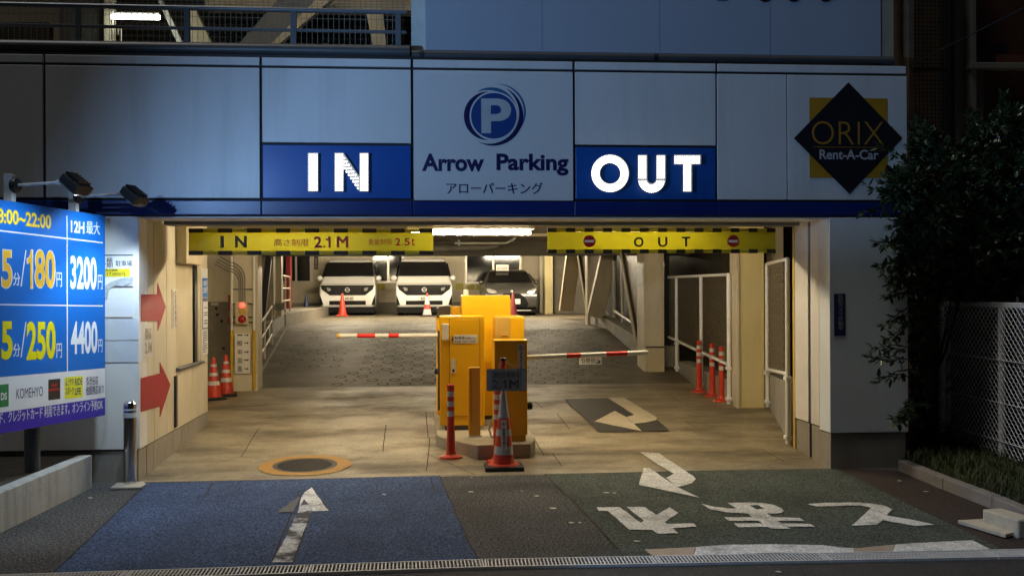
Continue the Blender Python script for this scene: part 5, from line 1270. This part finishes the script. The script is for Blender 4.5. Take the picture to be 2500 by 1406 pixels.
# ------------------------------------------------------------------ parking deck above, billboard
YG = 8.86
t = thing('roof_gutter', 'dark rounded gutter running along the top of the entrance front', 'gutter', (0, YG, Zt))
xg = onY(1003, 130, YG).x
zg = onY(600, 121, YG).z
MB().tube([(XJ[0], YG, zg), (xg - .01, YG, zg)], .052, 16).build('gutter', M_darkmetal, t, smooth=50)
zg2 = onY(1600, 143, YG).z
MB().tube([(xg + .01, YG, zg2), (onY(2180, 150, YG).x, YG, zg2)], .04, 16).build('lower_gutter', M_darkmetal, t, smooth=50)
for px in (1030, 1600): p = onY(px, 143, YG); MB().lathe([(.044, -.02), (.044, .02)], (p.x, YG, zg2), 16, 'x').build('collar', M_black, t, smooth=40)
MB().box(XJ[0], YG - .1, Zt - .004, XE - .3, YG + .3, Zt + .02).build('ledge', M_black, t)
# billboard
YBB = 9.0
q = rectY(1003, -420, 2182, 132, YBB, 0); x0, x1, zb = q[0].x, q[1].x, onY(1600, 131, YBB).z
t = thing('billboard', 'huge pale rooftop billboard cut off by the top of the picture', 'billboard', ((x0 + x1) / 2, YBB, zb))
fx0, fx1 = onY(1040, 60, YBB).x, onY(2151, 60, YBB).x
MB().box(fx0, YBB, zb, fx1, YBB + .1, zb + 2.6).build('face', pm('billboard_face', (.36, .42, .52), .5, var=.03, scale=1, grime=.1, gcol=(.2, .24, .3), gscale=.6), t, bevel=.004)
MB().box(x0, YBB + .012, zb - .03, fx0 - .003, YBB + .2, zb + 2.6).build('side_frame', pm('billboard_frame', (.60, .66, .66), .5), t); MB().box(fx1 + .003, YBB + .012, zb - .03, x1, YBB + .2, zb + 2.6).build('side_frame', pm('billboard_frame2', (.36, .34, .26), .5), t)
MB().box(x0, YBB - .02, zb - .035, x1, YBB + .12, zb - .004).build('bottom_rail', M_darkmetal, t)
m = MB()
for px in (1323, 1610, 1880): xx = onY(px, 60, YBB).x; m.box(xx - .003, YBB - .0015, zb + .01, xx + .003, YBB, zb + 2.5)
m.build('seams', pm('seam_blue', (.24, .29, .37), .5), t)
m = MB()
for cx, rx in ((1868, 62), (1938, 62), (2016, 62)): 
    c = onY(cx, -52, YBB); r = 60 * YBB / 2500; ri = 33 * YBB / 2500; m.prism(disc((c.x, YBB - .002, c.z), rx / 2 * YBB / 2500 * 1.05, 40, r), (0, -.0015, 0), [disc((c.x, YBB - .002, c.z), ri * .4, 30, ri)])
m.prism([onY(x, y, YBB - .002) for x, y in ((1752, 3), (1776, 3), (1776, -110), (1752, -110))], (0, -.0015, 0))
m.build('lettering', M_printblk, t)
# deck railing
YR = 8.98
t = thing('deck_railing', 'blue grey railing with wire mesh along the upper parking deck', 'railing', (-1.5, YR, Zt))
def railz(px, a, b): return a + (b - a) * px / 990
xl_, xr_ = XJ[0], onY(990, 60, YR).x
def rail(y0, y1, r, nm, mat, sq=None):
    A, B = onY(0, y0, YR), onY(992, y1, YR); d_ = (B - A); A2 = A - d_ * .9
    if sq: MB().bar(A2, B, *sq).build(nm, mat, t, bevel=.003)
    else: MB().tube([A2, B], r, 14).build(nm, mat, t, smooth=50)
rail(11, 31, .022, 'handrail', M_greymetal)
rail(61, 80, 0, 'mid_rail', M_greymetal, (.03, .024))
for px in (192, 457, 717, 972): 
    A, B = onY(px, 13 + px * .02, YR), onY(px, 106 + px * .018, YR)
    MB().box(A.x - .024, YR - .02, B.z, A.x + .024, YR + .02, A.z).build('post', M_greymetal, t, bevel=.003)
    MB().box(A.x - .06, YR - .05, B.z - .012, A.x + .06, YR + .06, B.z).build('foot_plate', M_darkmetal, t)
m = MB(); z0 = onY(400, 112, YR).z - .02; z1 = z0 + .6; x = -3.9; yw = YR + .06
while x < xr_: m.box(x - .0022, yw, z0, x + .0022, yw + .004, z1); x += .0465
z = z0 + .02; k = 0
for z in (z0 + .012, z0 + .035, z0 + .058, z0 + .29, z0 + .40, z0 + .423, z0 + .446, z0 + .56): m.box(-3.9, yw + .004, z - .002, xr_, yw + .007, z + .002)
m.build('wire_mesh', pm('mesh_beige', (.26, .24, .19), .5, var=.05), t)
# what is seen on that deck
struct(MB().box(-7, 9.15, Zt - .15, xg + .5, 26, Zt - .02).build('upper_deck_floor', M_concdark))
YD = 12.5
def deckpoly(nm, pts, Y, mat, lab, cat, depth=.15, grp=None):
    o = MB().prism([onY(x, y, Y) for x, y in pts], (0, depth, 0)).build(nm, mat, bevel=.006); return tag(o, lab, cat, grp)
deckpoly('deck_column', [(252, 118), (274, 118), (274, -120), (252, -120)], YD - .1, M_cream, 'slim cream column beside the upper tube light', 'column')
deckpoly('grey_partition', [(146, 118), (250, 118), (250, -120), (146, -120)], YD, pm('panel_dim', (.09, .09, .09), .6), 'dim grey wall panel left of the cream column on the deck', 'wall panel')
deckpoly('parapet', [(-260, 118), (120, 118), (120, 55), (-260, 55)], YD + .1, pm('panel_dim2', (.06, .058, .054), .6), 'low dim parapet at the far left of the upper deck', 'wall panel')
deckpoly('deck_brace', [(380, -10), (392, -10), (452, 118), (437, 118)], YD + .2, M_galv, 'thin steel brace right of the upper tube light', 'brace', .08, 'steel braces on the upper deck')
deckpoly('deck_brace', [(452, 30), (474, 20), (524, 122), (468, 122)], YD + .25, M_cream, 'tapered cream brace behind the second railing post', 'brace', .2, 'steel braces on the upper deck')
deckpoly('deck_brace', [(570, 122), (700, -25), (806, -25), (646, 122)], YD + .5, pm('brace_grey', (.17, .18, .2), .5, var=.1, grime=.3, gcol=(.08, .08, .08), gscale=4), 'broad grey brace rising to the right on the upper deck', 'brace', .2, 'steel braces on the upper deck')
deckpoly('deck_brace', [(648, 120), (668, 120), (830, -18), (790, -18)], YD + .3, M_cream, 'slim cream brace edging the broad grey one', 'brace', .12, 'steel braces on the upper deck')
deckpoly('deck_column', [(912, 124), (944, 124), (934, 20), (892, 20)], YD + .3, M_cream, 'short tapered cream column before the billboard on the deck', 'column', .25)
t = thing('louvre_wall', 'dark louvred wall at the back of the upper deck', 'wall', onY(700, 120, YD + 2))
A, B = onY(276, 130, YD + 2), onY(1010, 60, YD + 2)
MB().box(A.x, YD + 2.06, Zt - .1, B.x, YD + 2.2, Zt + 2.6).build('back', M_black, t)
m = MB(); z = Zt
while z < Zt + 2.2: m.hexa([(A.x, YD + 1.99, z), (B.x, YD + 1.99, z), (B.x, YD + 2.05, z + .03), (A.x, YD + 2.05, z + .03), (A.x, YD + 1.99, z + .03), (B.x, YD + 1.99, z + .03), (B.x, YD + 2.05, z + .06), (A.x, YD + 2.05, z + .06)]); z += .085
m.build('slats', M_louvre, t)
tag(MB().box(onY(500, 0, YD + 1).x, YD + 1, onY(700, 21, YD + 1).z, onY(1010, 0, YD + 1).x, YD + 1.3, onY(700, -60, YD + 1).z).build('deck_beam', M_cream), 'cream beam crossing the top of the upper deck', 'beam')
struct(MB().box(-7, 9.4, Zt + 2.3, 1.2, 26, Zt + 2.4).build('upper_deck_ceiling', M_ceil))
Yt = YD - .3
pa, pb = onY(272, 42, Yt), onY(390, 42, Yt); zt_ = pa.z
t = thing('deck_tube_light', 'white tube light glowing behind the upper deck railing', 'ceiling light', ((pa.x + pb.x) / 2, Yt, zt_), 'ceiling tube lights')
MB().tube([(pa.x, Yt, zt_), (pb.x, Yt, zt_)], .026, 12).build('tube', M_tube2, t, smooth=50)
MB().box(pa.x, Yt - .01, zt_ + .03, pb.x, Yt + .04, zt_ + .055).build('reflector', M_printwhite, t)
m = MB()
for x, y0, y1 in ((274, 0, 120), (295, 70, 110), (288, 70, 86)): m.tube([onY(x, y0, Yt), onY(x, y1, Yt)], .012, 8)
tag(m.build('deck_conduit', M_white, smooth=50), 'thin white conduits under the upper tube light', 'conduit')
deckpoly('deck_upper_beam', [(252, -10), (460, -10), (440, -90), (252, -90)], YD, M_cream, 'cream beam above the upper tube light', 'beam')
# more tube lights further back on the deck throw its warm light
for x, y in ((-.9, 11.2), (-2.3, 10.8)):
    tube_light(x, y, Zt + 2.2, 'tube light under the roof of the upper deck, above the picture', mat=pm('tube_glow_deck', (.9, .85, .7), .4, var=0, emit=(1, .85, .6), estr=13))
o = MB().tube([onY(2222, 160, 9.0), onY(2500, 20, 8.0), onY(2760, -110, 7.0)], .006, 6).build('overhead_cable', M_black); tag(o, 'thin black cable rising to the upper right corner', 'cable')

# ------------------------------------------------------------------ dark neighbour house at the right
t = thing('neighbour_house', 'dark house behind the bush with grey frames and unlit windows', 'house', (6, 10.2, 0))
YN = 10.2
def nb(nm, x0, y0, x1, y1, Y, d_, mat): 
    q = rectY(x0, y0, x1, y1, Y, 0); return MB().prism(q, (0, d_, 0)).build(nm, mat, t, bevel=.004)
nb('brick_wall', 2190, -200, 2500, 1100, YN + .3, .2, M_brick)
MB().box(XE + .15, 9.0, 0, XE + .2, YN + .3, 5).build('side_wall', M_brick, t)
nb('dark_room', 2372, -200, 2900, 700, YN + .25, .04, M_darkwin)
nb('corner_post', 2319, -200, 2332, 420, YN - .1, .2, M_black); nb('wall_strip', 2333, -200, 2370, 600, YN + .1, .1, pm('strip_grey', (.2, .22, .2), .6))
nb('window_frame', 2371, -200, 2384, 430, YN - .02, .12, M_greyframe); nb('window_frame', 2371, 156, 2900, 170, YN - .05, .12, M_greyframe)
nb('window_frame', 2385, 170, 2402, 430, YN + .02, .1, pm('frame_dim', (.1, .11, .1), .5)); nb('sill_block', 2436, 134, 2560, 154, YN + .06, .15, pm('sill_red', (.12, .04, .025), .6)); nb('dark_block', 2386, 106, 2460, 154, YN + .1, .1, M_black)
m = MB(); q = rectY(2205, -60, 2318, 420, YN - .2, 0); x = q[0].x
while x < q[1].x: m.box(x - .003, YN - .2, q[0].z, x + .003, YN - .196, q[2].z); x += .042
z = q[0].z
while z < q[2].z: m.box(q[0].x, YN - .205, z - .003, q[1].x, YN - .201, z + .003); z += .042
tag(m.build('bird_net', M_net), 'black square netting over the dark wall beside the billboard', 'net')
nb('net_bar', 2222, 164, 2316, 174, YN - .25, .03, M_black)

# ------------------------------------------------------------------ right verge: kerb, grass, fence, block
kp = [onZ(x, y, .05) for x, y in ((2190, 1135), (2300, 1180), (2420, 1226), (2500, 1262))]; kp.append(kp[-1] + (kp[-1] - kp[-2]) * 3)
kp = [Vector((p.x, p.y, 0)) for p in kp]
t = thing('verge_kerb', 'row of pale kerb stones along the grass verge at the right', 'kerb', kp[0])
tot = [kp[0]]; 
pts = []
for a, b in zip(kp, kp[1:]):
    n = max(1, int((b - a).length / .6)); pts += [a + (b - a) * i / n for i in range(n)]
pts.append(kp[-1])
for a, b in zip(pts, pts[1:]):
    d_ = (b - a).normalized() * .005; MB().bar(a + d_ + Vector((.05, 0, .045)), b - d_ + Vector((.05, 0, .045)), .09, .10).build('kerb_stone', M_kerb, t, bevel=.008)
xf0, yf0, xf1, yf1 = 4.87, 9.55, 4.68, 7.0
def verge_z(x, y):
    # the bank rises from the kerb to the fence
    k = min(range(len(kp) - 1), key=lambda i: abs((kp[i].y + kp[i + 1].y) / 2 - y)); a, b = kp[k], kp[k + 1]
    f = (y - a.y) / (b.y - a.y) if abs(b.y - a.y) > 1e-6 else 0; xk = a.x + (b.x - a.x) * f
    return .05 + max(0, min(1, (x - xk - .1) / .8)) * .13
m = MB(); nx, ny = 14, 22; vs = []
def kx(y):
    for a, b in zip(kp, kp[1:]):
        if min(a.y, b.y) - 1e-6 <= y <= max(a.y, b.y) + 1e-6: return a.x + (b.x - a.x) * (y - a.y) / (b.y - a.y)
    return kp[0].x if y > kp[0].y else kp[-1].x
for j in range(ny + 1):
    y = kp[-1].y + (9.9 - kp[-1].y) * j / ny
    for i in range(nx + 1):
        x = kx(y) + .095 + 2.6 * i / nx; vs.append((x, y, verge_z(x, y) + random.uniform(-.012, .012)))
m.add(vs, [(j * (nx + 1) + i, j * (nx + 1) + i + 1, (j + 1) * (nx + 1) + i + 1, (j + 1) * (nx + 1) + i) for j in range(ny) for i in range(nx)])
o = m.build('verge_soil', M_soil, smooth=180); o['kind'] = 'structure'
random.seed(21); m = MB()
for _ in range(15000):
    y = random.uniform(6.2, 9.6); x = kx(y) + .08 + random.random() ** .9 * 1.6
    z = verge_z(x, y); h = random.uniform(.04, .12) * (1.15 if x < kx(y) + .5 else .8); a = random.uniform(0, 6.28); l = random.uniform(.3, 1.1) * h
    dx, dy = math.cos(a), math.sin(a); w_ = .0035
    b0, b1 = Vector((x - dy * w_, y + dx * w_, z - .01)), Vector((x + dy * w_, y - dx * w_, z - .01)); mid = Vector((x + dx * l * .4, y + dy * l * .4, z + h * .7))
    sd = Vector((-dy, dx, 0)) * w_ * .8
    m.add([b0, b1, mid - sd, mid + sd, Vector((x + dx * l, y + dy * l, z + h))], [(0, 1, 2, 3), (3, 2, 4)])
o = m.build('verge_grass', M_grass); o['kind'] = 'stuff'; o['label'] = 'short dark grass on the bank below the white fence'
# white chain link fence on the bank
F0, F1 = Vector((onX(2300, 1076, 4.87).x, onX(2300, 1076, 4.87).y, 0)), Vector((4.70, 6.6, 0))
fd = (F1 - F0).normalized(); FL = (F1 - F0).length
t = thing('wire_fence', 'white chain link fence with a pale top rail on the grass bank', 'fence', F0)
ztf, zbf = 1.44, .17
for u in (0, 1.15, 2.3):
    p = F0 + fd * u
    MB().tube([(p.x, p.y, .1), (p.x, p.y, ztf)], .027, 12).build('post', M_fencewhite, t, smooth=50)
MB().bar(F0 + Vector((0, 0, ztf)) - fd * .03, F1 + Vector((0, 0, ztf)), .04, .045).build('top_rail', M_fencewhite, t, bevel=.006)
nrm_ = Vector((-fd.y, fd.x, 0))
m = MB(); chainlink(m, F0 + nrm_ * -.03, fd, FL, lambda u: zbf, lambda u: ztf - .02, .036, .003); m.build('wire_mesh', M_fencewhite, t)
m = MB()
for z in (.3, .62, .98): m.tube([F0 + Vector((0, 0, z)) - nrm_ * .035, F1 + Vector((0, 0, z)) - nrm_ * .035], .0035, 6)
m.build('tension_wire', M_fencewhite, t)
m = MB(); chainlink(m, F0 + Vector((.03, .0, 0)), Vector((.55, .83, 0)).normalized(), .5, lambda u: .25, lambda u: 1.3, .062, .0028); m.build('return_mesh', M_fencewhite, t)
# second fence behind
G0, G1 = Vector((5.45, 9.1, 0)), Vector((5.25, 6.6, 0)); gd = (G1 - G0).normalized()
t = thing('welded_fence', 'pale welded panel fence rising behind the chain link fence', 'fence', G0)
m = MB()
u = 0
while u < 2.4:
    p = G0 + gd * u; m.tube([p + Vector((0, 0, .3)), p + Vector((0, 0, 1.58)), p + Vector((-.03, 0, 1.63)), p + Vector((-.07, 0, 1.60))], .003, 5); u += .06
for z in (.45, .75, 1.05, 1.35, 1.55, 1.62): m.tube([G0 + Vector((-.02 if z > 1.6 else 0, 0, z)), G1 + Vector((0, 0, z))], .0035, 5)
m.build('wire_panel', M_fencewhite, t)
MB().tube([G0 + Vector((0, 0, .1)), G0 + Vector((0, 0, 1.5))], .025, 10).build('post', M_fencewhite, t, smooth=50)
# stone block on a plank
pl = [onZ(x, y, .03) for x, y in ((2338, 1271), (2400, 1268), (2492, 1296), (2455, 1306))]
t = thing('kerb_ramp_block', 'weathered block with a thin plank before it beside the kerb at the right', 'kerb ramp', pl[0])
MB().prism([Vector((p.x, p.y, .012)) for p in pl], (0, 0, .025)).build('plank', M_wood, t, bevel=.004)
bk = [onZ(x, y, .04) for x, y in ((2398, 1273), (2486, 1301))]; a, b = Vector((bk[0].x, bk[0].y, 0)), Vector((bk[1].x, bk[1].y, 0)); d_ = (b - a).normalized(); n_ = Vector((-d_.y, d_.x, 0))
if n_.y < 0: n_ = -n_
MB().prism([a, b, b + n_ * .14, a + n_ * .14], (0, 0, .125)).build('block', M_wood, t, bevel=.012)
t['label'] = 'weathered block with a thin plank before it beside the kerb at the right'
# ------------------------------------------------------------------ bush overhanging the right pillar
random.seed(4)
t = thing('evergreen_bush', 'tall dark evergreen bush hanging over the right end of the building', 'bush', (4.75, 9.0, .1))
def blob(cx, cy, r, depth, Y): p = onY(cx, cy, Y); return (p, Vector((r[0] * Y / 2500, depth, r[1] * Y / 2500)))
blobs = [blob(2300, 420, (95, 90), .35, 8.55), blob(2420, 420, (110, 110), .45, 8.7), blob(2390, 560, (140, 110), .5, 8.6), blob(2260, 530, (80, 90), .3, 8.4), blob(2500, 520, (120, 160), .5, 8.8),
         blob(2230, 640, (70, 70), .25, 8.5), blob(2330, 690, (110, 60), .35, 8.8), blob(2450, 320, (80, 60), .3, 8.9), blob(2470, 660, (90, 80), .35, 9.0), blob(2560, 380, (90, 120), .4, 8.9), blob(2200, 460, (40, 40), .2, 8.3), blob(2245, 350, (45, 45), .25, 8.7),
         blob(2240, 780, (45, 80), .2, 8.7), blob(2235, 880, (45, 70), .2, 8.8), blob(2255, 960, (35, 60), .2, 8.9)]
sprigs = [((2260, 520), (2120, 455)), ((2260, 560), (2150, 600)), ((2250, 600), (2140, 590)), ((2240, 640), (2150, 648)), ((2250, 420), (2150, 360)), ((2250, 700), (2165, 720)), ((2250, 740), (2160, 790)), ((2240, 780), (2170, 830)), ((2230, 850), (2135, 850)), ((2225, 880), (2130, 875)), ((2230, 900), (2145, 930)), ((2240, 960), (2190, 1020)), ((2240, 1000), (2195, 1030)), ((2300, 380), (2240, 300)), ((2380, 360), (2370, 280)), ((2440, 330), (2450, 240)), ((2500, 300), (2520, 230)), ((2240, 500), (2110, 520)), ((2230, 680), (2175, 690)), ((2240, 460), (2170, 420))]
stems = MB(); root = Vector((4.75, 9.85, .1))
def leaf(mb, p, d_, l, up):
    d_ = d_.normalized(); sd = d_.cross(up)
    if sd.length < 1e-3: sd = Vector((1, 0, 0))
    sd.normalize(); n_ = sd.cross(d_); w_ = l * .24
    mb.add([p, p + d_ * l * .35 + sd * w_ - n_ * w_ * .25, p + d_ * l * .75 + sd * w_ * .7 - n_ * w_ * .2, p + d_ * l - n_ * l * .08, p + d_ * l * .75 - sd * w_ * .7 - n_ * w_ * .2, p + d_ * l * .35 - sd * w_ - n_ * w_ * .25, p + d_ * l * .5 + n_ * w_ * .1], [(0, 1, 6), (1, 2, 6), (2, 3, 6), (3, 4, 6), (4, 5, 6), (5, 0, 6)])
lm = [MB(), MB()]
def cluster(p, out, n, l):
    for _ in range(n):
        d_ = (out + Vector((random.gauss(0, .7), random.gauss(0, .7), random.gauss(0, .55)))).normalized()
        leaf(lm[0] if random.random() < .72 else lm[1], p + d_ * random.uniform(0, .03), d_, l * random.uniform(.7, 1.25), Vector((random.gauss(0, .3), random.gauss(0, .3), 1)))
for c, rd in blobs:
    stems.tube([root, (root + c) / 2 + Vector((random.uniform(-.1, .1), 0, -.1)), c], .018, 6, r1=.006)
    n = int(70 + 900 * rd.x * rd.z)
    for _ in range(n):
        v = Vector((random.gauss(0, 1), random.gauss(0, 1), random.gauss(0, 1))).normalized(); k = random.random() ** .45
        p = c + Vector((v.x * rd.x, v.y * rd.y, v.z * rd.z)) * k * random.uniform(.8, 1.12)
        if p.x < XE + .08 and p.y > YF - .06: continue
        if p.z < 1.5 and p.x > 4.42 and p.x < 4.95 - (9.48 - p.y) * .058: continue
        cluster(p, v + Vector((0, -.2, .1)), 7, .075)
for (ax, ay), (bx, by) in sprigs:
    Y = 8.35; A, B = onY(ax, ay, Y + .15), onY(bx, by, Y - .05); mid = (A + B) / 2 + Vector((0, 0, .03))
    stems.tube([A, mid, B], .006, 5, r1=.003)
    dv = (B - A).normalized()
    for i in range(8):
        f = .2 + .8 * i / 7; p = A + (B - A) * f; cluster(p, dv + Vector((0, 0, random.uniform(-.2, .3))), 6, .072)
lm[0].build('leaves', M_leaf, t); o = lm[1].build('leaves', M_leaf2, t)
stems.build('branches', M_bark, t, smooth=60)
# bits on the ground
random.seed(9)
m = MB()
for x, y in ((1310, 1210), (1275, 1198), (1150, 1165), (1350, 1240), (1395, 1275), (1415, 1275), (1150, 1200), (1480, 1202), (1500, 1203), (2196, 1173), (2260, 1199), (938, 1206), (1420, 1362), (1555, 1320), (220, 1215), (1900, 1395)):
    p = onZ(x, y, .012); r = random.uniform(.008, .02); a = random.uniform(0, 3)
    m.prism([p + Vector((r * math.cos(a + k * 1.3) * 1.4, r * math.sin(a + k * 1.1), 0)) for k in range(5)], (0, 0, .002))
o = m.build('ground_litter', M_offwhite); o['kind'] = 'stuff'; o['label'] = 'small pale scraps and fallen leaves scattered on the asphalt'
